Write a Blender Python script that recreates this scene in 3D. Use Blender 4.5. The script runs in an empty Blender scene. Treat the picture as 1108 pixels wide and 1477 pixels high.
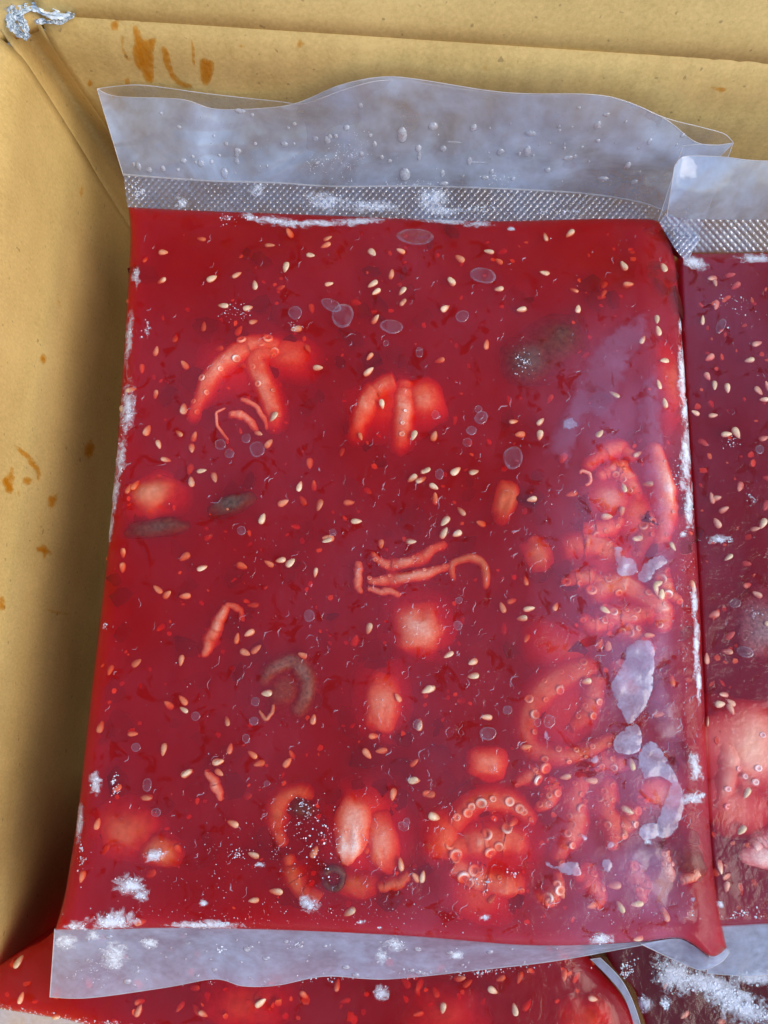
import bpy, bmesh, math, random
from mathutils import Vector, Matrix, noise
from mathutils.bvhtree import BVHTree
random.seed(11)
R = math.radians
scene = bpy.context.scene

# ------------------------------------------------------------------ camera
TILT = R(13.0)
DIST = 0.235
FPX, CX, CY = 1108.0, 554.0, 738.5
CAM = Vector((0, -math.sin(TILT) * DIST, math.cos(TILT) * DIST))
cam_data = bpy.data.cameras.new('camera')
cam_data.sensor_fit = 'HORIZONTAL'
cam_data.sensor_width = 36.0
cam_data.lens = 36.0
cam_data.clip_start = 0.005
cam_data.clip_end = 200.0
cam = bpy.data.objects.new('camera', cam_data)
cam.location = CAM
cam.rotation_euler = (TILT, 0, 0)
scene.collection.objects.link(cam)
scene.camera = cam

# ------------------------------------------------------------------ light
SUN_EL, SUN_AZ = R(42), R(115)          # soft light from the open side of the box
world = bpy.data.worlds.new('World')
scene.world = world
world.use_nodes = True
wn = world.node_tree
sky = wn.nodes.new('ShaderNodeTexSky')
sky.sky_type = 'NISHITA'
sky.sun_disc = False
sky.sun_elevation = SUN_EL
sky.sun_rotation = SUN_AZ
wn.links.new(sky.outputs[0], wn.nodes['Background'].inputs[0])
wn.nodes['Background'].inputs[1].default_value = 0.15
sun_data = bpy.data.lights.new('sun', 'SUN')
sun_data.energy = 1.1
sun_data.angle = R(40)
sun_data.color = (1.0, 0.93, 0.82)
sun = bpy.data.objects.new('sun', sun_data)
sd = Vector((math.sin(SUN_AZ) * math.cos(SUN_EL), math.cos(SUN_AZ) * math.cos(SUN_EL), math.sin(SUN_EL)))
sun.rotation_euler = sd.to_track_quat('Z', 'Y').to_euler()
sun.location = sd * 3
scene.collection.objects.link(sun)
vs = scene.view_settings
vs.view_transform = 'Standard'
vs.look = 'None'
vs.exposure = 0.72
vs.gamma = 1.0
scene.render.engine = 'CYCLES'
cy = scene.cycles
cy.max_bounces = 7
cy.volume_bounces = 4
cy.transparent_max_bounces = 32
cy.diffuse_bounces = 4
cy.glossy_bounces = 3
cy.transmission_bounces = 6
cy.use_denoising = True
cy.caustics_reflective = False
cy.caustics_refractive = False

# ------------------------------------------------------------------ helpers
def ray(px, py):
    v = Vector(((px - CX) / FPX, -(py - CY) / FPX, -1.0))
    return Vector((v.x, v.y * math.cos(TILT) - v.z * math.sin(TILT), v.y * math.sin(TILT) + v.z * math.cos(TILT)))

def P(px, py, z=0.0):
    d = ray(px, py)
    return CAM + d * ((z - CAM.z) / d.z)

def link(o):
    scene.collection.objects.link(o)
    return o

def mesh_obj(name, verts, faces, mat, parent=None, smooth=True):
    me = bpy.data.meshes.new(name)
    me.from_pydata([tuple(v) for v in verts], [], faces)
    me.update()
    if smooth:
        me.polygons.foreach_set('use_smooth', [True] * len(me.polygons))
    if mat:
        me.materials.append(mat)
    o = bpy.data.objects.new(name, me)
    if parent:
        o.parent = parent
    return link(o)

def thing(name, label, cat, group=None, loc=(0, 0, 0)):
    o = bpy.data.objects.new(name, None)
    o.empty_display_size = 0.02
    o['label'] = label
    o['category'] = cat
    if group:
        o['group'] = group
    return link(o)

def lerp(a, b, t):
    return a + (b - a) * t

def poly_at(pts, t):
    """point at fraction t (by length) of a pixel polyline, Catmull-Rom smoothed"""
    ds = [0]
    for a, b in zip(pts, pts[1:]):
        ds.append(ds[-1] + math.hypot(b[0] - a[0], b[1] - a[1]))
    s = t * ds[-1]
    i = 0
    while i < len(pts) - 2 and ds[i + 1] < s:
        i += 1
    f = (s - ds[i]) / max(ds[i + 1] - ds[i], 1e-9)
    n = len(pts)
    p0, p1, p2, p3 = pts[max(i - 1, 0)], pts[i], pts[i + 1], pts[min(i + 2, n - 1)]
    out = []
    for k in range(len(p1)):
        a, b, c, d = p0[k], p1[k], p2[k], p3[k]
        out.append(0.5 * (2 * b + (c - a) * f + (2 * a - 5 * b + 4 * c - d) * f * f + (3 * b - a - 3 * c + d) * f ** 3))
    return out

def nz(x, y, z=0.0):
    return noise.noise(Vector((x, y, z)))

def fbm(x, y, z=0.0, o=4):
    s, a = 0, 1
    for i in range(o):
        s += a * nz(x, y, z + i * 7.3)
        x *= 2.1; y *= 2.1; a *= 0.5
    return s

# ------------------------------------------------------------------ materials
def new_mat(name):
    m = bpy.data.materials.new(name)
    m.use_nodes = True
    nt = m.node_tree
    nt.nodes.clear()
    out = nt.nodes.new('ShaderNodeOutputMaterial')
    return m, nt, out

def N(nt, typ, **kw):
    n = nt.nodes.new(typ)
    for k, v in kw.items():
        if k in n.inputs.keys() if isinstance(k, str) else False:
            n.inputs[k].default_value = v
        else:
            setattr(n, k, v)
    return n

def noise_tex(nt, scale, detail=4, rough=0.55, vec=None, dist=0.0):
    n = nt.nodes.new('ShaderNodeTexNoise')
    n.inputs['Scale'].default_value = scale
    n.inputs['Detail'].default_value = detail
    n.inputs['Roughness'].default_value = rough
    n.inputs['Distortion'].default_value = dist
    if vec is not None:
        nt.links.new(vec, n.inputs['Vector'])
    return n

def ramp(nt, src, stops):
    r = nt.nodes.new('ShaderNodeValToRGB')
    els = r.color_ramp.elements
    while len(els) < len(stops):
        els.new(0.5)
    for e, (p, c) in zip(els, stops):
        e.position = p
        e.color = c if len(c) == 4 else (*c, 1)
    nt.links.new(src, r.inputs[0])
    return r

def math_node(nt, op, a, b=None, clamp=False):
    m = nt.nodes.new('ShaderNodeMath')
    m.operation = op
    m.use_clamp = clamp
    for i, v in enumerate((a, b)):
        if v is None:
            continue
        if isinstance(v, (int, float)):
            m.inputs[i].default_value = v
        else:
            nt.links.new(v, m.inputs[i])
    return m.outputs[0]

def coords(nt, scale=(1, 1, 1), rot=(0, 0, 0)):
    tc = nt.nodes.new('ShaderNodeNewGeometry')
    mp = nt.nodes.new('ShaderNodeMapping')
    mp.inputs['Scale'].default_value = scale
    mp.inputs['Rotation'].default_value = rot
    nt.links.new(tc.outputs['Position'], mp.inputs['Vector'])
    return mp.outputs[0]

def mat_sauce(name, sig_s, sig_a, haze, offs=0.0, spec=0.75):
    """glossy clear film tight over a red, cloudy frozen sauce"""
    m, nt, out = new_mat(name)
    L = nt.links
    pos = coords(nt)
    # film haze: broken by darker patches where the film is wetted by the sauce
    wet = noise_tex(nt, 150 + offs, 5, 0.66, pos, 0.8)
    wetr = ramp(nt, wet.outputs[0], [(0.385, (0.0,) * 3), (0.43, (1,) * 3)])
    big = noise_tex(nt, 17 + offs, 2, 0.5, pos)
    bigr = ramp(nt, big.outputs[0], [(0.34, (0.12,) * 3), (0.66, (1,) * 3)])
    streak = noise_tex(nt, 1, 3, 0.6, coords(nt, (900, 140, 300)))
    strr = ramp(nt, streak.outputs[0], [(0.35, (0.75,) * 3), (0.7, (1,) * 3)])
    hz = math_node(nt, 'MULTIPLY', math_node(nt, 'MULTIPLY', wetr.outputs[0], bigr.outputs[0]), strr.outputs[0])
    hz = math_node(nt, 'MULTIPLY', hz, haze)
    at = nt.nodes.new('ShaderNodeAttribute'); at.attribute_name = 'sky_sheen'
    hz = math_node(nt, 'ADD', hz, math_node(nt, 'MULTIPLY', at.outputs['Fac'], math_node(nt, 'ADD', math_node(nt, 'MULTIPLY', wetr.outputs[0], 0.7), 0.3)))  # painted sky sheen added on top of the film haze
    # fine relief of the film
    b1 = noise_tex(nt, 260, 3, 0.5, pos)
    b2 = noise_tex(nt, 1100, 2, 0.5, pos)
    bsum = math_node(nt, 'ADD', math_node(nt, 'MULTIPLY', b1.outputs[0], 1.0), math_node(nt, 'MULTIPLY', b2.outputs[0], 0.22))
    bsum = math_node(nt, 'ADD', bsum, math_node(nt, 'MULTIPLY', wetr.outputs[0], 0.06))
    bump = N(nt, 'ShaderNodeBump')
    bump.inputs['Strength'].default_value = 0.55
    bump.inputs['Distance'].default_value = 0.0009
    L.new(bsum, bump.inputs['Height'])
    tr = N(nt, 'ShaderNodeBsdfTransparent')
    df = N(nt, 'ShaderNodeBsdfDiffuse')
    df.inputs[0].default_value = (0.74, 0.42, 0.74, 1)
    mixh = N(nt, 'ShaderNodeMixShader')
    L.new(hz, mixh.inputs[0]); L.new(tr.outputs[0], mixh.inputs[1]); L.new(df.outputs[0], mixh.inputs[2])
    gl = N(nt, 'ShaderNodeBsdfGlossy')
    gl.inputs['Roughness'].default_value = 0.09
    L.new(bump.outputs[0], gl.inputs['Normal'])
    fr = N(nt, 'ShaderNodeFresnel')
    fr.inputs[0].default_value = 1.42
    L.new(bump.outputs[0], fr.inputs['Normal'])
    geo = N(nt, 'ShaderNodeNewGeometry')
    front = math_node(nt, 'SUBTRACT', 1.0, geo.outputs['Backfacing'])
    fs = math_node(nt, 'MULTIPLY', math_node(nt, 'MULTIPLY', fr.outputs[0], spec), front)
    mixg = N(nt, 'ShaderNodeMixShader')
    L.new(fs, mixg.inputs[0]); L.new(mixh.outputs[0], mixg.inputs[1]); L.new(gl.outputs[0], mixg.inputs[2])
    L.new(mixg.outputs[0], out.inputs['Surface'])
    vsn = N(nt, 'ShaderNodeVolumeScatter')
    ds = max(sig_s)
    vsn.inputs['Density'].default_value = ds
    vsn.inputs['Color'].default_value = (*[c / ds for c in sig_s], 1)
    vsn.inputs['Anisotropy'].default_value = 0.0
    van = N(nt, 'ShaderNodeVolumeAbsorption')
    da = max(sig_a) * 1.02
    van.inputs['Density'].default_value = da
    van.inputs['Color'].default_value = (*[1 - c / da for c in sig_a], 1)
    add = N(nt, 'ShaderNodeAddShader')
    L.new(vsn.outputs[0], add.inputs[0]); L.new(van.outputs[0], add.inputs[1])
    L.new(add.outputs[0], out.inputs['Volume'])
    return m

def mat_plain(name, col_a, col_b, scale, rough=0.5, spec=0.4, bump=0.0, detail=4, coat=0.0, sss=0.0):
    m, nt, out = new_mat(name)
    L = nt.links
    oi = N(nt, 'ShaderNodeObjectInfo')
    pos = coords(nt)
    n = noise_tex(nt, scale, detail, 0.6, pos)
    r = ramp(nt, n.outputs[0], [(0.3, col_a), (0.7, col_b)])
    hsv = N(nt, 'ShaderNodeHueSaturation')
    vr = math_node(nt, 'ADD', math_node(nt, 'MULTIPLY', oi.outputs['Random'], 0.3), 0.82)
    L.new(vr, hsv.inputs['Value'])
    L.new(r.outputs[0], hsv.inputs['Color'])
    p = N(nt, 'ShaderNodeBsdfPrincipled')
    L.new(hsv.outputs[0], p.inputs['Base Color'])
    p.inputs['Roughness'].default_value = rough
    p.inputs['Specular IOR Level'].default_value = spec
    p.inputs['Coat Weight'].default_value = coat
    p.inputs['Coat Roughness'].default_value = 0.1
    if sss:
        p.inputs['Subsurface Weight'].default_value = sss
        p.inputs['Subsurface Radius'].default_value = (1.0, 0.5, 0.4)
        p.inputs['Subsurface Scale'].default_value = 0.0012
    if bump:
        b = N(nt, 'ShaderNodeBump')
        b.inputs['Strength'].default_value = bump
        b.inputs['Distance'].default_value = 0.0006
        L.new(n.outputs[0], b.inputs['Height'])
        L.new(b.outputs[0], p.inputs['Normal'])
    L.new(p.outputs[0], out.inputs[0])
    return m

def mat_film(name, haze_lo, haze_hi, gloss=1.0, rough=0.12, scale=55, tint=(0.86, 0.89, 0.97), bumps=0.35, ior=1.5, soft=False):
    """clear plastic film, clouded by condensation, frost and painted sky sheen in patches"""
    m, nt, out = new_mat(name)
    L = nt.links
    pos = coords(nt)
    n = noise_tex(nt, scale, 4, 0.6, pos, 0.7)
    r = ramp(nt, n.outputs[0], [(0.38, (haze_lo,) * 3), (0.68, (haze_hi,) * 3)])
    n2 = noise_tex(nt, scale * 7, 3, 0.6, pos)
    hz = math_node(nt, 'MULTIPLY', r.outputs[0], math_node(nt, 'ADD', math_node(nt, 'MULTIPLY', n2.outputs[0], 0.7), 0.65), True)
    if soft:          # the patch breaks up and thins out towards its rim
        at = nt.nodes.new('ShaderNodeAttribute'); at.attribute_name = 'cover'
        n4 = noise_tex(nt, 330, 4, 0.65, pos)
        sv = math_node(nt, 'ADD', at.outputs['Fac'], math_node(nt, 'MULTIPLY', math_node(nt, 'SUBTRACT', n4.outputs[0], 0.5), 1.3))
        sr = ramp(nt, sv, [(0.12, (0,) * 3), (0.55, (1,) * 3)])
        hz = math_node(nt, 'MULTIPLY', hz, sr.outputs[0])
    tr = N(nt, 'ShaderNodeBsdfTransparent')
    tr.inputs[0].default_value = (0.97, 0.97, 0.98, 1)
    df = N(nt, 'ShaderNodeBsdfDiffuse'); df.inputs[0].default_value = (*tint, 1)
    tl = N(nt, 'ShaderNodeBsdfTranslucent'); tl.inputs[0].default_value = (*tint, 1)
    mx = N(nt, 'ShaderNodeMixShader'); mx.inputs[0].default_value = 0.4
    L.new(df.outputs[0], mx.inputs[1]); L.new(tl.outputs[0], mx.inputs[2])
    mh = N(nt, 'ShaderNodeMixShader')
    L.new(hz, mh.inputs[0]); L.new(tr.outputs[0], mh.inputs[1]); L.new(mx.outputs[0], mh.inputs[2])
    b = N(nt, 'ShaderNodeBump'); b.inputs['Strength'].default_value = bumps; b.inputs['Distance'].default_value = 0.0008
    n3 = noise_tex(nt, 180, 3, 0.5, pos)
    L.new(n3.outputs[0], b.inputs['Height'])
    gl = N(nt, 'ShaderNodeBsdfGlossy'); gl.inputs['Roughness'].default_value = rough
    L.new(b.outputs[0], gl.inputs['Normal'])
    fr = N(nt, 'ShaderNodeFresnel'); fr.inputs[0].default_value = ior
    L.new(b.outputs[0], fr.inputs['Normal'])
    # a film has air on both sides: the same reflection from either face
    geo = N(nt, 'ShaderNodeNewGeometry')
    L.new(math_node(nt, 'ADD', ior, math_node(nt, 'MULTIPLY', geo.outputs['Backfacing'], 1 / ior - ior)), fr.inputs[0])
    fg = math_node(nt, 'MULTIPLY', fr.outputs[0], gloss, True)
    if soft:
        fg = math_node(nt, 'MULTIPLY', fg, sr.outputs[0])
    mg = N(nt, 'ShaderNodeMixShader')
    L.new(fg, mg.inputs[0]); L.new(mh.outputs[0], mg.inputs[1]); L.new(gl.outputs[0], mg.inputs[2])
    L.new(mg.outputs[0], out.inputs[0])
    return m

def mat_card(name, base, dark):
    m, nt, out = new_mat(name)
    L = nt.links
    pos = coords(nt)
    n1 = noise_tex(nt, 28, 4, 0.6, pos)
    n2 = noise_tex(nt, 1, 3, 0.65, coords(nt, (700, 1500, 700)))
    n3 = noise_tex(nt, 900, 2, 0.7, pos)
    mix = math_node(nt, 'ADD', math_node(nt, 'MULTIPLY', n1.outputs[0], 0.45),
                    math_node(nt, 'ADD', math_node(nt, 'MULTIPLY', n2.outputs[0], 0.33), math_node(nt, 'MULTIPLY', n3.outputs[0], 0.22)))
    r = ramp(nt, mix, [(0.34, dark), (0.60, base)])
    # specks of recycled fibre
    sp = noise_tex(nt, 420, 1, 0.5, pos)
    spr = ramp(nt, sp.outputs[0], [(0.73, (0,) * 3), (0.78, (1,) * 3)])
    mc = N(nt, 'ShaderNodeMix', data_type='RGBA')
    L.new(math_node(nt, 'MULTIPLY', spr.outputs[0], 0.5), mc.inputs[0])
    L.new(r.outputs[0], mc.inputs[6])
    mc.inputs[7].default_value = (0.16, 0.10, 0.04, 1)
    p = N(nt, 'ShaderNodeBsdfPrincipled')
    L.new(mc.outputs[2], p.inputs['Base Color'])
    p.inputs['Roughness'].default_value = 0.62
    p.inputs['Specular IOR Level'].default_value = 0.3
    b = N(nt, 'ShaderNodeBump'); b.inputs['Strength'].default_value = 0.35; b.inputs['Distance'].default_value = 0.0005
    L.new(mix, b.inputs['Height']); L.new(b.outputs[0], p.inputs['Normal'])
    L.new(p.outputs[0], out.inputs[0])
    return m

def mat_stain(name, col):
    m, nt, out = new_mat(name)
    L = nt.links
    n = noise_tex(nt, 1, 5, 0.7, coords(nt, (520, 520, 160)), 0.6)
    at = nt.nodes.new('ShaderNodeAttribute'); at.attribute_name = 'cover'
    v = math_node(nt, 'ADD', math_node(nt, 'MULTIPLY', n.outputs[0], 0.9), math_node(nt, 'MULTIPLY', at.outputs['Fac'], 0.32))
    r = ramp(nt, v, [(0.40, (1, 1, 1)), (0.62, tuple(lerp(c, 1, 0.4) for c in col)), (0.85, col)])
    tr = N(nt, 'ShaderNodeBsdfTransparent'); L.new(r.outputs[0], tr.inputs[0])
    gl = N(nt, 'ShaderNodeBsdfGlossy'); gl.inputs['Roughness'].default_value = 0.4
    mx = N(nt, 'ShaderNodeMixShader'); mx.inputs[0].default_value = 0.02
    L.new(tr.outputs[0], mx.inputs[1]); L.new(gl.outputs[0], mx.inputs[2])
    L.new(mx.outputs[0], out.inputs[0])
    return m

def mat_clear(name, tint=(0.97, 0.97, 0.99), ior=1.35, rough=0.03, k=1.0):
    m, nt, out = new_mat(name)
    L = nt.links
    tr = N(nt, 'ShaderNodeBsdfTransparent'); tr.inputs[0].default_value = (*tint, 1)
    gl = N(nt, 'ShaderNodeBsdfGlossy'); gl.inputs['Roughness'].default_value = rough
    fr = N(nt, 'ShaderNodeFresnel'); fr.inputs[0].default_value = ior
    mx = N(nt, 'ShaderNodeMixShader')
    L.new(math_node(nt, 'MULTIPLY', fr.outputs[0], k, True), mx.inputs[0])
    L.new(tr.outputs[0], mx.inputs[1]); L.new(gl.outputs[0], mx.inputs[2])
    L.new(mx.outputs[0], out.inputs[0])
    return m

SAUCE_S = (188, 20, 26)
SAUCE_A = (47, 740, 1040)
M = {}
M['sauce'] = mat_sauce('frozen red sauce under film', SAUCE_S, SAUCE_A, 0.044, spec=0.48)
M['sauce2'] = mat_sauce('frozen dark red sauce under film', (110, 12, 22), (75, 520, 480), 0.075, 3.0)
M['sauce3'] = mat_sauce('frozen red sauce lower layer', (150, 8, 8), (52, 800, 1000), 0.03, 5.0)
M['sauce4'] = mat_sauce('frozen maroon sauce lower layer', (120, 25, 30), (190, 600, 560), 0.02, 8.0)
M['seed'] = mat_plain('sesame seed', (0.68, 0.42, 0.24), (0.86, 0.63, 0.42), 900, 0.4, 0.4, 0.2, coat=0.3)
M['chili'] = mat_plain('chili flake', (0.75, 0.16, 0.04), (0.9, 0.34, 0.10), 500, 0.5)
M['octo'] = mat_plain('octopus flesh', (0.84, 0.50, 0.40), (0.98, 0.84, 0.75), 1100, 0.45, 0.2, 0.3, 6)
M['octo_tan'] = mat_plain('octopus tan skin', (0.50, 0.36, 0.22), (0.78, 0.60, 0.42), 350, 0.5, 0.3, 0.3)
M['octo_cream'] = mat_plain('octopus cream skin', (0.84, 0.55, 0.34), (0.93, 0.70, 0.48), 200, 0.5, 0.3, 0.1)
M['octo_slate'] = mat_plain('octopus slate skin', (0.12, 0.11, 0.10), (0.36, 0.32, 0.29), 900, 0.5, 0.3, 0.3)
M['octo_grey'] = mat_plain('octopus grey skin', (0.04, 0.035, 0.03), (0.17, 0.145, 0.115), 700, 0.5, 0.3, 0.3)
M['sucker'] = mat_plain('octopus sucker', (0.93, 0.74, 0.64), (0.97, 0.87, 0.80), 700, 0.45, 0.3, 0.0)
M['frost'] = mat_plain('frost crumbs', (0.66, 0.72, 0.82), (0.88, 0.91, 0.95), 600, 0.45, 0.5, 0.3)
M['film'] = mat_film('bag film fogged with painted sky tint', 0.30, 0.85, 1.2, 0.07, scale=30, tint=(0.62, 0.76, 1.0))  # reflected sky blue put into the tint, as in the next three
M['film_back'] = mat_film('bag film back', 0.08, 0.22, 0.8, tint=(0.70, 0.80, 1.0))
M['film_low'] = mat_film('bag film lower strip', 0.42, 0.70, 0.6, 0.2, tint=(0.64, 0.76, 1.0))
M['seal'] = mat_film('embossed seal', 0.20, 0.50, 1.0, 0.04, tint=(0.58, 0.72, 1.0), bumps=0.05, ior=2.3)
M['edge'] = mat_film('film edge highlight', 0.45, 0.75, 1.0, tint=(0.95, 0.95, 0.97))
M['pocket'] = mat_film('air pocket painted sheen', 0.34, 0.74, 1.2, 0.1, 170, (0.74, 0.76, 0.98), soft=True)  # lilac sky reflection over the trapped air painted into the tint
M['sky_glare_faint'] = mat_film('painted sky glare faint', 0.06, 0.20, 0.8, 0.12, 60, (0.72, 0.56, 0.92), soft=True)  # sky glare painted as a thin lilac haze
M['drop'] = mat_clear('water drop', k=1.3)
M['card'] = mat_card('brown cardboard', (0.66, 0.455, 0.165), (0.46, 0.305, 0.095))
M['stain'] = mat_stain('oily sauce stain', (0.88, 0.62, 0.20))
M['tape'] = mat_plain('torn paper tape', (0.56, 0.64, 0.69), (0.84, 0.89, 0.91), 130, 0.8, 0.15, 0.3)
M['ground'] = mat_plain('grey concrete', (0.22, 0.21, 0.20), (0.34, 0.33, 0.31), 6, 0.85, 0.2, 0.3)

# ------------------------------------------------------------------ setting: ground
FLOOR_Z = -0.105
g = mesh_obj('ground', [(-60, -60, FLOOR_Z - 0.006), (60, -60, FLOOR_Z - 0.006), (60, 60, FLOOR_Z - 0.006), (-60, 60, FLOOR_Z - 0.006)], [(0, 1, 2, 3)], M['ground'], None, False)
g['kind'] = 'structure'

# ------------------------------------------------------------------ cardboard box
RIM = 0.040
def wall_line(top, mid):
    a, b = P(*top, RIM), P(*mid, 0.0)
    return lambda z: b + (a - b) * (z / RIM)
W_leftfar = wall_line((-283, 2151), (-145, 1955))
W_chl = wall_line((14, 54), (100, 187))
W_chr = wall_line((56, 38), (140, 164))
W_backfar = wall_line((1420, 128), (1280, 262))

box = thing('cardboard_box', 'open brown corrugated cardboard box with amber oil stains on its inner walls', 'box')

def panel(name, la, lb, z0, z1, out_dir, nu, nv, amp, seed, thick=0.004, round_top=True, groove=0.0):
    """a wall sheet with thickness, slightly uneven, with a bulged score line at its top"""
    verts, faces = [], []
    for side in (0, 1):
        for j in range(nv + 1):
            t = j / nv
            z = lerp(z0, z1, t)
            for i in range(nu + 1):
                s = i / nu
                p = la(z).lerp(lb(z), s)
                e = 0.0
                w = amp * fbm(p.x * 18 + seed, p.y * 18, p.z * 14) + 0.00025 * math.sin((p.x + p.y) * 900)
                if round_top:
                    q = max(0.0, (z - (z1 - 0.010)) / 0.010)
                    e += 0.0035 * q * q
                if groove:
                    s = s * 1.2 - 0.1
                    p = la(z).lerp(lb(z), s)
                    e += groove * max(0.0, math.sin(math.pi * max(0, min(1, s)))) * (0.4 + 0.9 * s) + 0.0004 - 0.0006 * (1 - s)
                p = p + out_dir * (w * 0.6 + e + side * thick)
                verts.append(p)
    n1 = (nu + 1) * (nv + 1)
    idx = lambda s, j, i: s * n1 + j * (nu + 1) + i
    for j in range(nv):
        for i in range(nu):
            faces.append((idx(0, j, i), idx(0, j, i + 1), idx(0, j + 1, i + 1), idx(0, j + 1, i)))
            faces.append((idx(1, j, i), idx(1, j + 1, i), idx(1, j + 1, i + 1), idx(1, j, i + 1)))
    for i in range(nu):
        faces.append((idx(0, nv, i), idx(0, nv, i + 1), idx(1, nv, i + 1), idx(1, nv, i)))
        faces.append((idx(0, 0, i + 1), idx(0, 0, i), idx(1, 0, i), idx(1, 0, i + 1)))
    for j in range(nv):
        faces.append((idx(0, j + 1, 0), idx(1, j + 1, 0), idx(1, j, 0), idx(0, j, 0)))
        faces.append((idx(0, j, nu), idx(1, j, nu), idx(1, j + 1, nu), idx(0, j + 1, nu)))
    return mesh_obj(name, verts, faces, M['card'], box)

def outward(la, lb, flip=1):
    a, b, c = la(0), lb(0), la(0.05)
    n = (b - a).cross(c - a).normalized() * flip
    if n.dot(Vector((0, 0, 0)) - a) > 0:
        n = -n
    return n
n_left = outward(W_leftfar, W_chl)
n_back = outward(W_chr, W_backfar)
n_ch = outward(W_chl, W_chr)
left_panel = panel('side_wall_panel', W_leftfar, W_chl, FLOOR_Z, RIM, n_left, 90, 40, 0.0012, 1.0)
back_panel = panel('end_wall_panel', W_chr, W_backfar, FLOOR_Z, RIM, n_back, 110, 40, 0.0012, 5.0)
panel('corner_panel', W_chl, W_chr, FLOOR_Z, RIM, n_ch, 16, 40, 0.0008, 9.0, groove=0.011)

def rim_flap(name, la, lb, outn, length, up, seed, nu, s0=0.0):
    """the box flap folded open from the score line at the top of a wall"""
    verts, faces = [], []
    nv = 16
    d = (outn * math.cos(up) + Vector((0, 0, 1)) * math.sin(up)).normalized()
    nn = (Vector((0, 0, 1)) * math.cos(up) - outn * math.sin(up)).normalized()
    for side in (0, 1):
        for j in range(nv + 1):
            t = j / nv
            for i in range(nu + 1):
                s = lerp(s0, 1, i / nu)
                p = la(RIM).lerp(lb(RIM), s) + outn * 0.0030
                q = min(1, t * 8)
                w = 0.0012 * fbm(p.x * 16 + seed, p.y * 16, t * 3)
                bead = 0.0022 * math.sin(min(1, t * 6) * math.pi) if t < 1 / 6 else 0
                verts.append(p + d * (t * length) + nn * (w * q + bead - 0.0008 - side * 0.004))
    n1 = (nu + 1) * (nv + 1)
    idx = lambda s, j, i: s * n1 + j * (nu + 1) + i
    for j in range(nv):
        for i in range(nu):
            faces.append((idx(0, j, i), idx(0, j, i + 1), idx(0, j + 1, i + 1), idx(0, j + 1, i)))
            faces.append((idx(1, j, i), idx(1, j + 1, i), idx(1, j + 1, i + 1), idx(1, j, i + 1)))
    for i in range(nu):
        faces.append((idx(0, nv, i), idx(0, nv, i + 1), idx(1, nv, i + 1), idx(1, nv, i)))
        faces.append((idx(0, 0, i + 1), idx(0, 0, i), idx(1, 0, i), idx(1, 0, i + 1)))
    for j in range(nv):
        faces.append((idx(0, j + 1, 0), idx(1, j + 1, 0), idx(1, j, 0), idx(0, j, 0)))
        faces.append((idx(0, j, nu), idx(1, j, nu), idx(1, j + 1, nu), idx(0, j + 1, nu)))
    return mesh_obj(name, verts, faces, M['card'], box)

rim_flap('box_flap', W_chr, W_backfar, n_back, 0.09, R(62), 3.0, 90)
rim_flap('box_flap', W_leftfar, W_chl, n_left, 0.09, R(25), 8.0, 90)
rim_flap('box_flap', lambda z: W_chl(z) + (W_chl(z) - W_chr(z)) * 0.5, lambda z: W_chr(z) + (W_chr(z) - W_chl(z)) * 0.5, n_ch, 0.06, R(10), 6.0, 14)
# box bottom sheet
q = [W_leftfar(FLOOR_Z), W_chl(FLOOR_Z), W_chr(FLOOR_Z), W_backfar(FLOOR_Z)]
q = [p + nn_ for p, nn_ in zip(q, (n_left * 0.006, n_left * 0.006, n_back * 0.006, n_back * 0.006))]
q = q + [W_backfar(FLOOR_Z) + (W_leftfar(FLOOR_Z) - W_chl(FLOOR_Z))]
vb = [Vector((p.x, p.y, FLOOR_Z)) for p in q] + [Vector((p.x, p.y, FLOOR_Z - 0.004)) for p in q]
fb = [(0, 1, 2, 3, 4)[::-1], (5, 6, 7, 8, 9)] + [(i, (i + 1) % 5, 5 + (i + 1) % 5, 5 + i) for i in range(5)]
mesh_obj('bottom_panel', vb, fb, M['card'], box, False)

# a torn strip of pale paper tape stuck on the corner
def wall_bvh(o):
    return BVHTree.FromPolygons([v.co.copy() for v in o.data.vertices], [tuple(p.vertices) for p in o.data.polygons])
B_left, B_back = wall_bvh(left_panel), wall_bvh(back_panel)

def on(bvh, px, py, off=0.0):
    d = ray(px, py).normalized()
    h = bvh.ray_cast(CAM, d)
    if h[0] is None:
        return None, None
    n = h[1]
    if n.dot(d) > 0:
        n = -n
    return h[0] + n * off, n

def irregular(cx, cy, rx, ry, rot=0.0, n=18, j=0.18, seed=0.0):
    out = []
    for i in range(n):
        a = 2 * math.pi * i / n
        k = 1 + j * 2 * nz(math.cos(a) * 1.4 + seed, math.sin(a) * 1.4, seed * 1.7)
        x, y = rx * k * math.cos(a), ry * k * math.sin(a)
        out.append((cx + x * math.cos(rot) - y * math.sin(rot), cy + x * math.sin(rot) + y * math.cos(rot)))
    return out

def smooth_closed(pts, sub=4):
    n = len(pts)
    out = []
    for i in range(n):
        p0, p1, p2, p3 = pts[i - 1], pts[i], pts[(i + 1) % n], pts[(i + 2) % n]
        for k in range(sub):
            f = k / sub
            out.append(tuple(0.5 * (2 * b + (c - a) * f + (2 * a - 5 * b + 4 * c - d) * f * f + (3 * b - a - 3 * c + d) * f ** 3)
                             for a, b, c, d in zip(p0, p1, p2, p3)))
    return out

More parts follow.
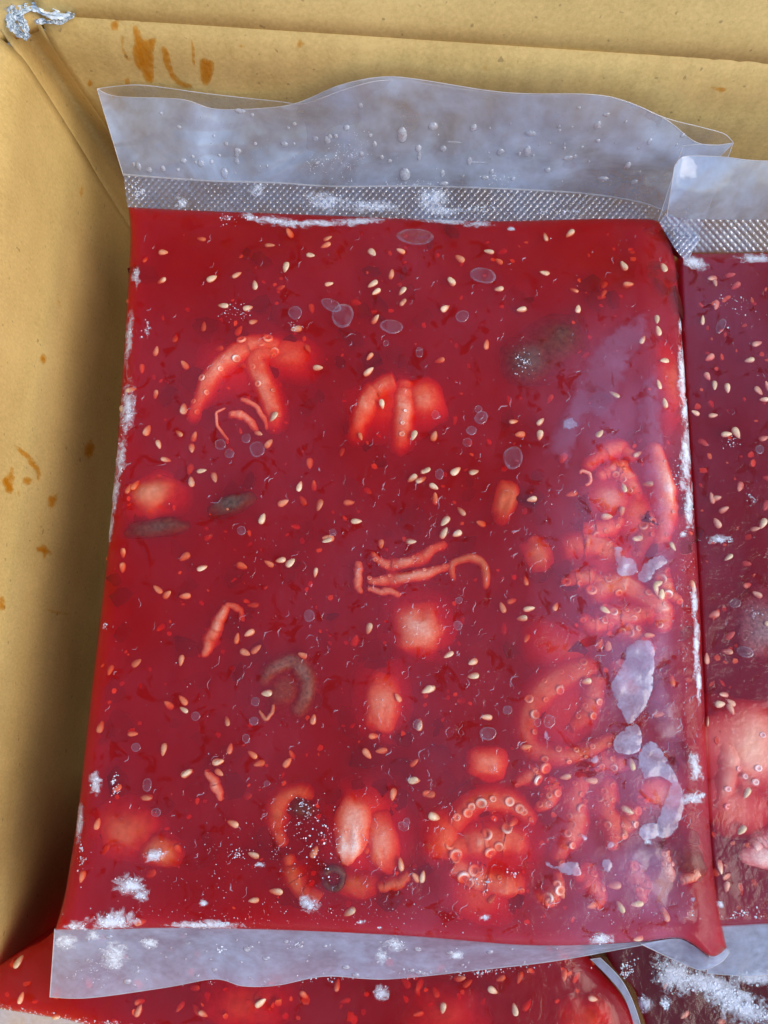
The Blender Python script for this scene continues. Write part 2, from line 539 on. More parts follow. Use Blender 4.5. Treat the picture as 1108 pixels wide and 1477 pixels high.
from mathutils.geometry import delaunay_2d_cdt
def patch_on(name, bvh, pts, mat, parent, off, dome=0.0, wob=0.0, rings=4, fade=5.0):
    """an irregular thin patch lying on a surface, any outline"""
    pts = [(x + wob * nz(x * 0.15, y * 0.15, 1.0) * 1.5, y + wob * nz(x * 0.15, y * 0.15, 9.0) * 1.5) for x, y in pts]
    n = len(pts)
    def inside(x, y):
        c = False
        for k in range(n):
            (x1, y1), (x2, y2) = pts[k], pts[k - 1]
            if (y1 > y) != (y2 > y) and x < (x2 - x1) * (y - y1) / (y2 - y1) + x1:
                c = not c
        return c
    def rim(x, y):
        return min(math.hypot(x - a, y - b) for a, b in pts)
    x0, x1 = min(p[0] for p in pts), max(p[0] for p in pts)
    y0, y1 = min(p[1] for p in pts), max(p[1] for p in pts)
    st = max(2.5, math.sqrt((x1 - x0) * (y1 - y0) / 260))
    inner = []
    for i in range(int((x1 - x0) / st) + 1):
        for j in range(int((y1 - y0) / st) + 1):
            x, y = x0 + i * st, y0 + (j + 0.5 * (i % 2)) * st
            if inside(x, y) and rim(x, y) > st * 0.6:
                inner.append((x, y))
    out = delaunay_2d_cdt([Vector(p) for p in pts + inner], [(k, (k + 1) % n) for k in range(n)], [], 1, 1e-5)
    vv, ff = out[0], out[2]
    verts = []
    for v in vv:
        p, nn = on(bvh, v.x, v.y, 0)
        if p is None:
            return None
        d = min(1.0, rim(v.x, v.y) / 9.0)
        verts.append(p + nn * (off + dome * d * (0.6 + 0.8 * nz(v.x * 0.05, v.y * 0.05, 5.0))))
    o = mesh_obj(name, verts, [tuple(f)[::-1] for f in ff], mat, parent)
    at = o.data.attributes.new('cover', 'FLOAT', 'POINT')
    at.data.foreach_set('value', [min(1.0, rim(v.x, v.y) / fade) for v in vv])
    return o

stains_back = [
    [(192, 36), (201, 40), (208, 54), (226, 54), (224, 68), (222, 90), (223, 112), (214, 121), (206, 108), (197, 94), (190, 74), (194, 60)],
    [(176, 48), (181, 58), (179, 68), (184, 80), (190, 86), (183, 84), (176, 68)],
    [(161, 30), (172, 30), (170, 43), (163, 43), (159, 37)],
    [(130, 113), (135, 120), (127, 124), (126, 118)],
    [(233, 66), (243, 72), (250, 100), (262, 114), (278, 122), (270, 127), (252, 118), (240, 98), (235, 82)],
    [(289, 84), (307, 86), (308, 104), (298, 124), (290, 112)],
    [(276, 56), (282, 74), (281, 98), (277, 82)],
    [(180, 114), (186, 112), (188, 122), (182, 123)],
    irregular(434, 63, 6, 7, 0, 14, 0.3, 2.0),
    irregular(466, 103, 3, 2.6, 0, 10, 0.2, 4.0),
    irregular(350, 66, 4, 3, 0, 10, 0.3, 6.0),
    irregular(1040, 128, 12, 3, 0.2, 14, 0.3, 6.5),
    irregular(700, 98, 3, 3, 0.2, 10, 0.3, 7.5),
]
stains_left = [
    irregular(61, 519, 5.5, 8.5, 0, 14, 0.12, 1.0),
    [(18, 642), (30, 646), (44, 658), (55, 672), (58, 684), (54, 695), (49, 680), (40, 668), (28, 654)],
    [(2, 690), (10, 684), (16, 672), (20, 684), (19, 700), (16, 712), (8, 710), (3, 702)],
    irregular(38, 694, 7, 7, 0, 14, 0.1, 3.0),
    irregular(75, 722, 7, 12, 0.4, 14, 0.3, 4.2),
    irregular(64, 796, 10, 8, 0.3, 16, 0.45, 5.2),
    irregular(2, 872, 6, 10, 0, 12, 0.2, 6.0),
    irregular(117, 276, 3, 8, 0.1, 10, 0.2, 7.0),
    irregular(128, 648, 8, 17, 0.1, 14, 0.2, 8.0),
    irregular(84, 884, 18, 3, 0.2, 14, 0.3, 9.0),
    irregular(84, 436, 2.4, 9, -0.3, 10, 0.3, 9.5),
    irregular(26, 712, 3, 4, 0, 10, 0.3, 9.9),
]
for lst, bv in ((stains_back, B_back), (stains_left, B_left)):
    for s in lst:
        patch_on('sauce_stain', bv, smooth_closed(s, 3), M['stain'], box, 0.0003, 0.0, 1.2)

# ------------------------------------------------------------------ packs
def coons(top, bottom, left, right, u, v):
    T, Bm, Lf, Rt = poly_at(top, u), poly_at(bottom, u), poly_at(left, v), poly_at(right, v)
    c00, c10, c01, c11 = top[0], top[-1], bottom[0], bottom[-1]
    return [(1 - v) * T[k] + v * Bm[k] + (1 - u) * Lf[k] + u * Rt[k]
            - ((1 - u) * (1 - v) * c00[k] + u * (1 - v) * c10[k] + (1 - u) * v * c01[k] + u * v * c11[k]) for k in (0, 1)]

def spread(n, k=0.55):
    """grid fractions, denser towards both ends"""
    out = []
    for i in range(n + 1):
        t = i / n
        out.append(lerp(t, 0.5 - 0.5 * math.cos(math.pi * t), k))
    return out

def block(parent, top, bottom, left, right, z_top, thick, mat, nu, nv, Rx=0.006, Ry=0.005, amp=0.0009, seed=0.0, tilt=(0, 0), name='frozen_sauce_block', extra=None):
    us, vs_ = spread(nu), spread(nv)
    Wm = (P(*top[-1], z_top) - P(*top[0], z_top)).length
    Hm = (P(*left[-1], z_top) - P(*left[0], z_top)).length
    def fall(d, r):
        if d >= r:
            return 0.0
        x = 1 - d / r
        return r * (1 - math.sqrt(max(0.0, 1 - x * x)))
    verts, faces = [], []
    for v in vs_:
        for u in us:
            px, py = coons(top, bottom, left, right, u, v)
            dz = -max(fall(u * Wm, Rx), fall((1 - u) * Wm, Rx * 1.5)) * 0.8
            dz = min(dz, -max(fall(v * Hm, Ry), fall((1 - v) * Hm, Ry)) * 0.8)
            p0 = P(px, py, z_top)
            e = min(1.0, min(u, 1 - u) * Wm / 0.008, min(v, 1 - v) * Hm / 0.008)
            w = amp * fbm(p0.x * 32 + seed, p0.y * 32, seed, 3) + amp * 0.22 * fbm(p0.x * 170 + seed, p0.y * 150, seed + 3, 2)
            if extra:
                w += extra(px, py)
            zz = z_top + dz + w * (0.25 + 0.75 * e) + tilt[0] * (u - 0.5) + tilt[1] * (v - 0.5)
            verts.append(P(px, py, zz))
    n1 = nu + 1
    for j in range(nv):
        for i in range(nu):
            a = j * n1 + i
            faces.append((a, a + n1, a + n1 + 1, a + 1))
    ring = [i for i in range(n1)] + [j * n1 + nu for j in range(1, nv + 1)] + [nv * n1 + i for i in range(nu - 1, -1, -1)] + [j * n1 for j in range(nv - 1, 0, -1)]
    ctr = sum(verts, Vector()) / len(verts)
    prev = ring
    for (fz, ins) in ((0.35, 1.0), (0.8, 0.992), (1.0, 0.97)):
        cur = []
        for r0 in ring:
            p = verts[r0]
            z = lerp(p.z, z_top - thick, fz)
            q = Vector((lerp(ctr.x, p.x, ins), lerp(ctr.y, p.y, ins), z))
            cur.append(len(verts)); verts.append(q)
        for k in range(len(ring)):
            k2 = (k + 1) % len(ring)
            faces.append((prev[k], prev[k2], cur[k2], cur[k]))
        prev = cur
    faces.append(tuple(prev[::-1]))
    # orient: top faces up
    o = mesh_obj(name, verts, faces, mat, parent)
    bm = bmesh.new(); bm.from_mesh(o.data)
    bmesh.ops.recalc_face_normals(bm, faces=bm.faces)
    bm.to_mesh(o.data); bm.free()
    bv = BVHTree.FromPolygons(verts, faces[:nu * nv])
    return o, bv

PACK_GROUP = 'frozen octopus bags stacked in the box'
main = thing('frozen_octopus_bag', 'large clear bag of baby octopus frozen in red sesame sauce on top of the others', 'food bag', PACK_GROUP)
right_bag = thing('frozen_octopus_bag', 'frozen red octopus bag with pale cream arms, lying beside the large top bag', 'food bag', PACK_GROUP)
under_bag = thing('frozen_octopus_bag', 'bright red bag in the lower layer against the stained cardboard wall', 'food bag', PACK_GROUP)
frosty_bag = thing('frozen_octopus_bag', 'dark maroon bag in the lower layer with thick white frost along its edge', 'food bag', PACK_GROUP)

m_top = [(185, 298), (290, 303), (370, 306), (480, 310), (600, 315), (720, 318), (850, 315), (930, 315), (952, 319)]
m_left = [(185, 298), (188, 340), (184, 420), (174, 570), (160, 745), (143, 900), (130, 1010), (112, 1170), (100, 1250), (92, 1295), (79, 1342)]
m_right = [(952, 319), (966, 345), (976, 390), (985, 500), (998, 680), (1009, 850), (1018, 1040), (1024, 1180), (1032, 1270), (1041, 1330), (1049, 1368)]
m_bot = [(79, 1342), (160, 1341), (260, 1339), (400, 1342), (520, 1347), (620, 1353), (740, 1363), (830, 1364), (920, 1359), (975, 1353), (1000, 1362), (1028, 1380), (1049, 1368)]
def main_extra(px, py):
    # dished centre, right shoulder sloping towards the light, film groove below the seal
    s = max(0.0, (px - 800 - (py - 700) * -0.06) / 200)
    w = -0.0016 * min(1, s) ** 1.5
    w += 0.0006 * math.exp(-((px - 930 - (py - 400) * 0.03) / 14) ** 2) * (1 if py < 900 else math.exp(-(py - 900) / 80))
    gy = 314 + 8 * math.exp(-((px - 600) / 120) ** 2)
    w -= 0.0007 * math.exp(-((py - gy) / 8) ** 2) * (1 if 320 < px < 760 else 0)
    return w
main_block, B_main = block(main, m_top, m_bot, m_left, m_right, 0.0, 0.0255, M['sauce'], 150, 190, seed=2.0, extra=main_extra)

r_top = [(982, 364), (1040, 364), (1120, 363), (1260, 362), (1420, 360)]
r_left = [(982, 364), (988, 500), (1000, 690), (1011, 860), (1019, 1040), (1024, 1180), (1031, 1270), (1032, 1338)]
r_right = [(1420, 360), (1425, 600), (1440, 900), (1460, 1200), (1480, 1345)]
r_bot = [(1032, 1338), (1070, 1336), (1120, 1334), (1250, 1336), (1480, 1345)]
def set_sky_sheen(o, fn):
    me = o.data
    at = me.attributes.new('sky_sheen', 'FLOAT', 'POINT')
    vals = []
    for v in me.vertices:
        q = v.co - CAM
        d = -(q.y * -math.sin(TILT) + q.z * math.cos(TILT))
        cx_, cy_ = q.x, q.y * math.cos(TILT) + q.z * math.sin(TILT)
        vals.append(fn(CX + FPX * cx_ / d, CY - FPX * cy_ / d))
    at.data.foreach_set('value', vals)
def sky_sheen_main(x, y):
    # sky reflection painted as pale haze along the shoulder of the bag
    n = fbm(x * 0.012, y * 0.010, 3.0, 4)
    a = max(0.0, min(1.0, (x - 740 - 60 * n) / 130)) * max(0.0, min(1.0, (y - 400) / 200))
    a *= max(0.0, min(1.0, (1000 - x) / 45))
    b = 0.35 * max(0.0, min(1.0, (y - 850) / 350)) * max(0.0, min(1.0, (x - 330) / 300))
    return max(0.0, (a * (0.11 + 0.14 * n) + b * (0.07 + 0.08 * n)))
set_sky_sheen(main_block, sky_sheen_main)
right_block, B_right = block(right_bag, r_top, r_bot, r_left, r_right, -0.006, 0.0245, M['sauce2'], 60, 110, seed=9.0, Rx=0.0012, Ry=0.004)

c_top = [(170, 1140), (300, 1150), (500, 1160), (760, 1170)]
c_left = [(170, 1140), (135, 1260), (76, 1343), (30, 1372), (-20, 1405), (-60, 1440)]
c_right = [(760, 1170), (800, 1290), (852, 1384), (900, 1440), (925, 1500)]
c_bot = [(-60, 1440), (0, 1455), (60, 1466), (120, 1478), (300, 1540), (600, 1600), (925, 1500)]
c_left[-1] = c_bot[0]
under_block, B_under = block(under_bag, c_top, c_bot, c_left, c_right, -0.0275, 0.076, M['sauce3'], 90, 50, seed=15.0)

d_top = [(800, 1200), (900, 1200), (1000, 1200), (1300, 1200)]
d_left = [(800, 1200), (850, 1300), (880, 1388), (915, 1430), (935, 1500)]
d_right = [(1300, 1200), (1310, 1400), (1330, 1600)]
d_bot = [(935, 1500), (1000, 1560), (1100, 1590), (1330, 1600)]
frosty_block, B_frosty = block(frosty_bag, d_top, d_bot, d_left, d_right, -0.0315, 0.072, M['sauce4'], 50, 50, seed=21.0)

# ------------------------------------------------------------------ sesame seeds
def seed_mesh(k):
    rnd = random.Random(k)
    Lh, Wh, Th = 1.75e-3 * rnd.uniform(0.92, 1.06), 0.92e-3 * rnd.uniform(0.92, 1.1), 0.48e-3
    verts, faces = [], []
    nr, ns = 7, 8
    for i in range(1, nr):
        t = i / nr
        x = -math.cos(math.pi * t)
        r = math.sin(math.pi * t) ** 0.9 * (1 - 0.30 * x)
        for j in range(ns):
            a = 2 * math.pi * j / ns
            verts.append((x * Lh, math.cos(a) * r * Wh, math.sin(a) * r * Th))
    verts += [(-Lh, 0, 0), (Lh * 1.05, 0, 0)]
    for i in range(nr - 2):
        for j in range(ns):
            a, b = i * ns + j, i * ns + (j + 1) % ns
            faces.append((a, b, b + ns, a + ns))
    e0, e1 = len(verts) - 2, len(verts) - 1
    for j in range(ns):
        faces.append((e0, (j + 1) % ns, j))
        faces.append(((nr - 2) * ns + j, (nr - 2) * ns + (j + 1) % ns, e1))
    me = bpy.data.meshes.new('sesame_seed')
    me.from_pydata(verts, [], faces)
    me.polygons.foreach_set('use_smooth', [True] * len(me.polygons))
    me.materials.append(M['seed'])
    return me
SEEDS = [seed_mesh(k) for k in range(5)]
seed_rnd = random.Random(3)

def frame_on(n, ang):
    """rotation whose z is the surface normal and whose x lies at the image angle"""
    x = Vector((math.cos(ang), math.sin(ang), 0))
    x = (x - n * x.dot(n)).normalized()
    y = n.cross(x)
    return Matrix((x, y, n)).transposed()

def put_seed(bvh, parent, px, py, deg, d):
    p, n = on(bvh, px, py)
    if p is None:
        return
    dep = (0.00038 if seed_rnd.random() < 0.45 else seed_rnd.uniform(0.00050, 0.00095), 0.0011, 0.0020, 0.0030)[d] + seed_rnd.uniform(-0.00010, 0.00012) * (1 + d * 2)
    c = p + ray(px, py).normalized() * dep
    o = bpy.data.objects.new('sesame_seed', seed_rnd.choice(SEEDS))
    m = frame_on(n, R(deg + (180 if seed_rnd.random() < 0.5 else 0))).to_4x4()
    tl = Matrix.Rotation(seed_rnd.uniform(-0.18, 0.18) * (1 + d), 4, 'Y') @ Matrix.Rotation(seed_rnd.uniform(-0.4, 0.4), 4, 'X')
    k = seed_rnd.uniform(0.88, 1.10)
    o.matrix_world = Matrix.Translation(c) @ m @ tl @ Matrix.Diagonal((k, k * seed_rnd.uniform(0.88, 1.12), k, 1))
    mw = o.matrix_world.copy()
    o.parent = parent
    o.matrix_world = mw
    link(o)

seeds_main, seeds_right, seeds_under = [], [], []
def crop(ox, oy, sc, pts, dest):
    for t in pts:
        d = t[3] if len(t) > 3 else 0
        dest.append((ox + t[0] / sc, oy + t[1] / sc, t[2], d))
crop(140, 380, 2.308, [(382,50,30),(465,38,30),(525,72,100),(628,12,80),(772,68,10),(420,140,-10),(502,148,20),(520,194,20),(664,218,10),(918,68,35),
 (930,94,35),(1016,92,50),(1018,130,50),(980,35,80),(714,150,100,2),(926,186,50,1),(735,347,0),(908,310,50),(904,360,40),(292,338,-50,1),(196,292,80,1),
 (150,350,90,2),(195,436,80,1),(288,484,90),(167,556,70,1),(205,602,-70),(273,566,-40,1),(323,577,70,1),(315,614,-80,1),(229,653,-10,1),(348,690,10),
 (390,712,-70),(314,727,-80),(310,685,80,2),(587,510,60),(537,565,-30,1),(571,600,50,1),(674,742,75),(619,797,25),(550,850,70),(740,804,75),(838,796,0,1),
 (863,858,0),(948,468,-80),(877,575,-75),(1054,572,70),(1050,715,35),(1092,690,25),(1080,720,30,2),(815,628,80,2),(708,665,90,2),(610,82,10,2),(472,224,60,2),
 (355,210,90,2),(260,250,90,2),(105,750,70,1),(127,738,60,1),(685,790,-60,2),(722,740,90,2),(770,915,0),(703,283,-60,2)], seeds_main)
crop(600, 380, 2.181, [(112,56,-50),(93,142,40),(262,80,10),(404,30,-15),(654,8,-60),(783,10,-65),(668,65,0),(510,143,80),(332,146,10,1),(590,95,60,2),(497,85,0,2),
 (758,175,85),(762,212,-75),(782,305,10),(713,240,60),(625,412,-30),(578,535,45),(307,497,10),(328,538,5,1),(392,498,45),(390,540,80),(57,543,70),(125,653,40),
 (30,652,25),(16,680,30,1),(56,702,-30),(60,740,90,1),(182,656,15),(143,780,-50),(92,810,50),(88,848,60),(130,850,25),(205,818,-20,1),(730,694,0),(654,705,-75),
 (648,780,80),(600,797,0),(490,725,15,1),(365,742,10),(75,305,10,1),(222,255,80,1),(463,612,60,2),(697,600,30),(765,380,-80),(783,440,-80),(696,865,0)], seeds_main)
crop(600, 380, 2.181, [(1073,252,20),(1050,304,10),(917,355,-60),(940,383,80),(980,392,90),(925,296,30,1),(1096,428,0),(880,470,-25),(935,478,5),(1008,532,-65),
 (1020,702,60,1),(1092,818,60),(945,130,70,1),(932,46,20,1),(1078,400,-50,1)], seeds_right)
crop(100, 760, 2.131, [(408,126,20),(355,92,35,1),(272,192,-40,1),(300,208,40,1),(356,213,5),(614,113,-30),(650,102,10),(679,110,40),(757,140,80),(793,41,20),(958,52,90),
 (1050,45,0),(165,80,90,1),(164,125,90,1),(515,343,80),(554,326,30),(574,376,40),(540,386,-25),(344,410,85),(206,418,35,1),(126,440,75,1),(717,395,-25),(607,511,5),
 (350,533,-45),(352,562,-30),(306,548,-40,2),(921,312,75),(878,350,70,2),(565,240,0,2),(290,684,85),(457,722,10),(361,757,30),(485,597,-70,1),(494,682,80,1),(563,700,-35,1),
 (583,727,15,1),(750,592,80),(915,697,-50),(1011,525,-55),(1100,500,30),(1076,608,85),(935,643,0,1),(960,688,5,1),(1056,778,0),(460,755,-30,1),(195,636,0,1),(238,832,0,1),
 (96,615,80,1),(684,700,-60,2),(670,725,50,1),(1060,725,40,1)], seeds_main)
crop(588, 760, 2.131, [(109,18,75),(153,22,20),(12,45,0),(126,393,30),(201,415,25),(202,458,10),(71,500,35),(292,248,-70),(320,228,20,1),(373,252,10),(352,281,5),(366,342,60,1),
 (243,585,-5),(485,769,10),(565,780,-5),(690,730,-80),(706,37,-5),(743,334,0),(770,174,20),(764,192,-80),(781,208,85),(815,60,-60),(877,182,-80),(616,366,85),(606,255,-35),
 (550,475,10),(63,820,-5,1),(38,610,75),(455,245,60,1),(813,472,90,1),(590,360,60,2)], seeds_main)
crop(588, 760, 2.131, [(920,405,85),(960,545,5),(993,560,-65),(972,515,0,1),(1075,208,-30),(942,270,20,1),(983,383,-10,1)], seeds_right)
crop(0, 1090, 1.979, [(533,50,30),(623,18,20),(665,194,-20),(724,284,-20),(788,388,-5),(725,413,5),(998,446,30),(418,120,-5,1),(620,75,-60,2),(278,195,80),(740,22,10,1),
 (897,275,60),(400,475,0,2),(235,345,80,1)], seeds_main)
crop(0, 1090, 1.979, [(53,588,70),(60,692,75),(395,728,65),(744,706,35),(868,685,-50,1),(963,655,80,1)], seeds_under)
crop(548, 1090, 1.979, [(97,71,0),(139,110,0,1),(155,174,-20),(60,310,-80),(122,346,80),(103,348,-50),(38,110,80,1),(719,27,-80),(706,155,-30),(697,213,-75),
 (670,370,5),(735,424,5),(687,432,-60),(607,428,10,1),(515,390,-60,1),(815,453,-75,1),(320,408,40,1),(590,315,20,2),(738,522,0,1)], seeds_main)
crop(548, 1090, 1.979, [(1033,212,40),(990,345,20,1)], seeds_right)
crop(548, 1090, 1.979, [(322,670,-30),(608,694,-10),(385,725,-80),(180,720,80),(228,635,10,1)], seeds_under)
# upper strip, read off the enlarged strip below the seal
crop(548, 80, 1.979, [(473,518,-80),(543,508,40),(695,600,-70),(60,558,-25),(32,625,80),(228,580,-40),(312,560,-10),(340,588,-40,1),(205,645,-55),(64,672,60),(65,705,60),
 (186,722,35),(340,666,5,1),(555,670,-30,1),(640,655,60,2),(810,605,-70),(470,620,-15),(405,725,10),(632,690,0,2),(708,655,0,1),(720,560,60,3),(350,560,20,3)], seeds_main)
crop(0, 0, 1.979, [(575,682,-15,1),(466,720,-5),(770,700,-5,1),(827,665,-60,1),(886,728,-10),(935,680,20,1),(690,730,70,2),(1062,720,-50),(930,700,25,1),(415,740,80,2)], seeds_main)
for s in seeds_main:
    put_seed(B_main, main, *s)
taken = [(s[0], s[1]) for s in seeds_main]
extra_n = 0
while extra_n < 46:          # a few more deep ones between
    x, y = seed_rnd.uniform(150, 990), seed_rnd.uniform(340, 1320)
    if min((x - a) ** 2 + (y - b) ** 2 for a, b in taken) < 26 ** 2:
        continue
    taken.append((x, y)); extra_n += 1
    put_seed(B_main, main, x, y, seed_rnd.uniform(0, 180), seed_rnd.choice((1, 2, 2, 3, 3)))
for s in seeds_right:
    put_seed(B_right, right_bag, *s)
for i in range(26):
    put_seed(B_right, right_bag, seed_rnd.uniform(1010, 1130), seed_rnd.uniform(390, 1310), seed_rnd.uniform(0, 180), seed_rnd.choice((0, 1, 2, 2)))
for s in seeds_under:
    put_seed(B_under, under_bag, *s)
for i in range(22):
    put_seed(B_under, under_bag, seed_rnd.uniform(20, 860), seed_rnd.uniform(1400, 1477), seed_rnd.uniform(0, 180), seed_rnd.choice((1, 2, 2, 3)))
for x, y, a in ((1041, 1474, 0), (988, 1464, 30), (960, 1420, 60), (1075, 1450, 20)):
    put_seed(B_frosty, frosty_bag, x, y, a, 1)

# chili flakes suspended in the sauce: nobody could count them
def flakes(bvh, parent, n, box_px, seed, dmin, dmax, smin, smax, name='chili_flakes', mat='chili'):
    rnd = random.Random(seed)
    verts, faces = [], []
    while n > 0:
        x, y = rnd.uniform(box_px[0], box_px[2]), rnd.uniform(box_px[1], box_px[3])
        if nz(x * 0.012, y * 0.012, seed) < -0.12:
            continue
        p, nn = on(bvh, x, y)
        if p is None:
            continue
        n -= 1
        s = rnd.uniform(smin, smax)
        c = p + ray(x, y).normalized() * (rnd.uniform(dmin, dmax) + max(0.0, s - 0.0012) * 0.45)
        m = frame_on(nn, rnd.uniform(0, 6.28)) @ Matrix.Rotation(rnd.uniform(-.5, .5), 3, 'X')
        k = 6
        b0 = len(verts)
        rr = [rnd.uniform(0.55, 1.1) for _ in range(k)]
        ax = rnd.uniform(0.45, 1.0)
        for zz in (0.22, -0.22):
            for j in range(k):
                a = 2 * math.pi * j / k
                verts.append(c + m @ Vector((math.cos(a) * rr[j] * s, math.sin(a) * rr[j] * s * ax, zz * s)))
        faces.append(tuple(range(b0, b0 + k)))
        faces.append(tuple(range(b0 + 2 * k - 1, b0 + k - 1, -1)))
        for j in range(k):
            faces.append((b0 + j, b0 + k + j, b0 + k + (j + 1) % k, b0 + (j + 1) % k))
    o = mesh_obj(name, verts, faces, M[mat], parent, False)
    o['kind'] = 'stuff'
    return o
flakes(B_main, main, 420, (130, 330, 1000, 1330), 4, 0.0012, 0.0040, 0.0003, 0.0012)
M['clot'] = mat_plain('dark pepper paste', (0.05, 0.004, 0.004), (0.14, 0.012, 0.01), 300, 0.6, 0.1)
flakes(B_main, main, 210, (140, 330, 995, 1320), 14, 0.0016, 0.0045, 0.0018, 0.0060, 'pepper_paste', 'clot')
flakes(B_right, right_bag, 80, (1000, 380, 1120, 1320), 5, 0.001, 0.003, 0.0005, 0.0014)
flakes(B_under, under_bag, 70, (10, 1350, 880, 1477), 6, 0.001, 0.003, 0.0006, 0.0016)

# ------------------------------------------------------------------ octopus pieces
def tube(bvh, pts, radii, seg=20, steps=30, rough=0.05, seed=0.0, soft=True):
    """tapered tube through (px,py,depth of its top in mm); returns verts, faces, centre line"""
    C_, Rr = [], []
    tot = len(pts) - 1
    for i in range(steps + 1):
        t = i / steps
        x, y, d = poly_at(pts, t)
        f = t * (len(radii) - 1)
        k = min(int(f), len(radii) - 2)
        r = lerp(radii[k], radii[k + 1], f - k) * 1e-3 * (1 + 0.30 * nz(t * 5.5, seed * 1.3, 2.0) + 0.10 * nz(t * 17, seed, 5.0))
        x += 3.5 * nz(t * 4, seed, 7.0); y += 3.5 * nz(t * 4, seed, 11.0)
        p, n = on(bvh, x, y)
        if p is None:
            continue
        C_.append(p + ray(x, y).normalized() * (max(d * 0.9 + (0.5 if r > 2.0e-3 else 0.12), 0.02) * 1e-3 + r)); Rr.append(r)
    verts, faces = [], []
    n = len(C_)
    for i in range(n):
        tan = (C_[min(i + 1, n - 1)] - C_[max(i - 1, 0)]).normalized()
        up = Vector((0, 0, 1))
        sidev = tan.cross(up).normalized()
        up2 = sidev.cross(tan).normalized()
        cap = 1.0
        if i == 0 or i == n - 1:
            cap = 0.35
        elif i == 1 or i == n - 2:
            cap = 0.8
        fat = max(0.0, min(1.0, (Rr[i] * 1e3 - 1.9) / 0.8)) if soft else 0.0
        for j in range(seg):
            a = 2 * math.pi * j / seg
            k = cap * (1 + rough * 2 * nz(i * 0.5 + seed, j * 0.9, seed))
            lx, lz = math.cos(a), math.sin(a)
            bx = lx * 1.5
            bz = 1.0 - 1.8 * abs(lx) ** 3.2 if lz >= -0.05 else -1.2
            lx, lz = lerp(lx, bx, fat), lerp(lz, bz, fat)
            verts.append(C_[i] + (sidev * lx * k + up2 * (lz + (k - 1) * max(lz, 0))) * Rr[i])
    for i in range(n - 1):
        for j in range(seg):
            a, b = i * seg + j, i * seg + (j + 1) % seg
            faces.append((a, b, b + seg, a + seg))
    faces.append(tuple(range(seg))[::-1])
    faces.append(tuple(range((n - 1) * seg, n * seg)))
    return verts, faces, C_, Rr

def blob(bvh, x, y, rx, ry, rot, top, flat=0.75, seed=0.0, rough=0.17):
    """rounded mantle: radii in pixels, depth of the top in mm"""
    p, n = on(bvh, x, y)
    k = (p - CAM).length / FPX
    a, b = rx * k, ry * k
    h = min(a, b) * flat
    c = p + ray(x, y).normalized() * (top * 1e-3 + h)
    m = frame_on(n, -rot)
    verts, faces = [], []
    nr, ns = 18, 30
    for i in range(nr + 1):
        th = math.pi * i / nr
        for j in range(ns):
            ph = 2 * math.pi * j / ns
            v = Vector((math.sin(th) * math.cos(ph), math.sin(th) * math.sin(ph), math.cos(th)))
            q = 1 + rough * 1.6 * nz(v.x * 1.5 + seed, v.y * 1.5, v.z * 1.5 + seed) + 0.07 * nz(v.x * 5 + seed, v.y * 5, v.z * 5)
            # slightly squarer than an ellipsoid, like a filled sac
            sx = math.copysign(abs(v.x) ** 0.85, v.x); sy = math.copysign(abs(v.y) ** 0.85, v.y)
            rho = math.sin(th)
            wz = v.z * h if v.z < 0 else h * v.z ** (0.62 if top < 0.6 else 1.2)
            wd = 1.0 if top < 0.6 else 1.12
            dz_ = 0.10 * h * nz(v.x * 3.1 + seed, v.y * 3.1, 4.0) + 0.16 * h * nz(v.x * 1.3 + seed, v.y * 1.3, 8.0)
            verts.append(c + m @ Vector((sx * a * q * wd, sy * b * q * wd, wz + (min(0.0, dz_) if v.z > 0 else 0.0))))
    for i in range(nr):
        for j in range(ns):
            a0, b0 = i * ns + j, i * ns + (j + 1) % ns
            faces.append((a0, a0 + ns, b0 + ns, b0))
    return verts, faces

def sucker_mesh():
    prof = [(0.0, -0.05), (0.28, -0.02), (0.45, 0.12), (0.72, 0.30), (0.95, 0.18), (1.0, -0.15)]
    ns = 14
    verts = [(0, 0, prof[0][1])]
    faces = []
    for r, z in prof[1:]:
        for j in range(ns):
            a = 2 * math.pi * j / ns
            verts.append((r * math.cos(a), r * math.sin(a), z))
    for j in range(ns):
        faces.append((0, 1 + j, 1 + (j + 1) % ns))
    for i in range(len(prof) - 2):
        for j in range(ns):
            a, b = 1 + i * ns + j, 1 + i * ns + (j + 1) % ns
            faces.append((a, a + ns, b + ns, b))
    me = bpy.data.meshes.new('sucker')
    me.from_pydata(verts, [], faces)
    me.polygons.foreach_set('use_smooth', [True] * len(me.polygons))
    me.materials.append(M['sucker'])
    return me
SUCKER = sucker_mesh()

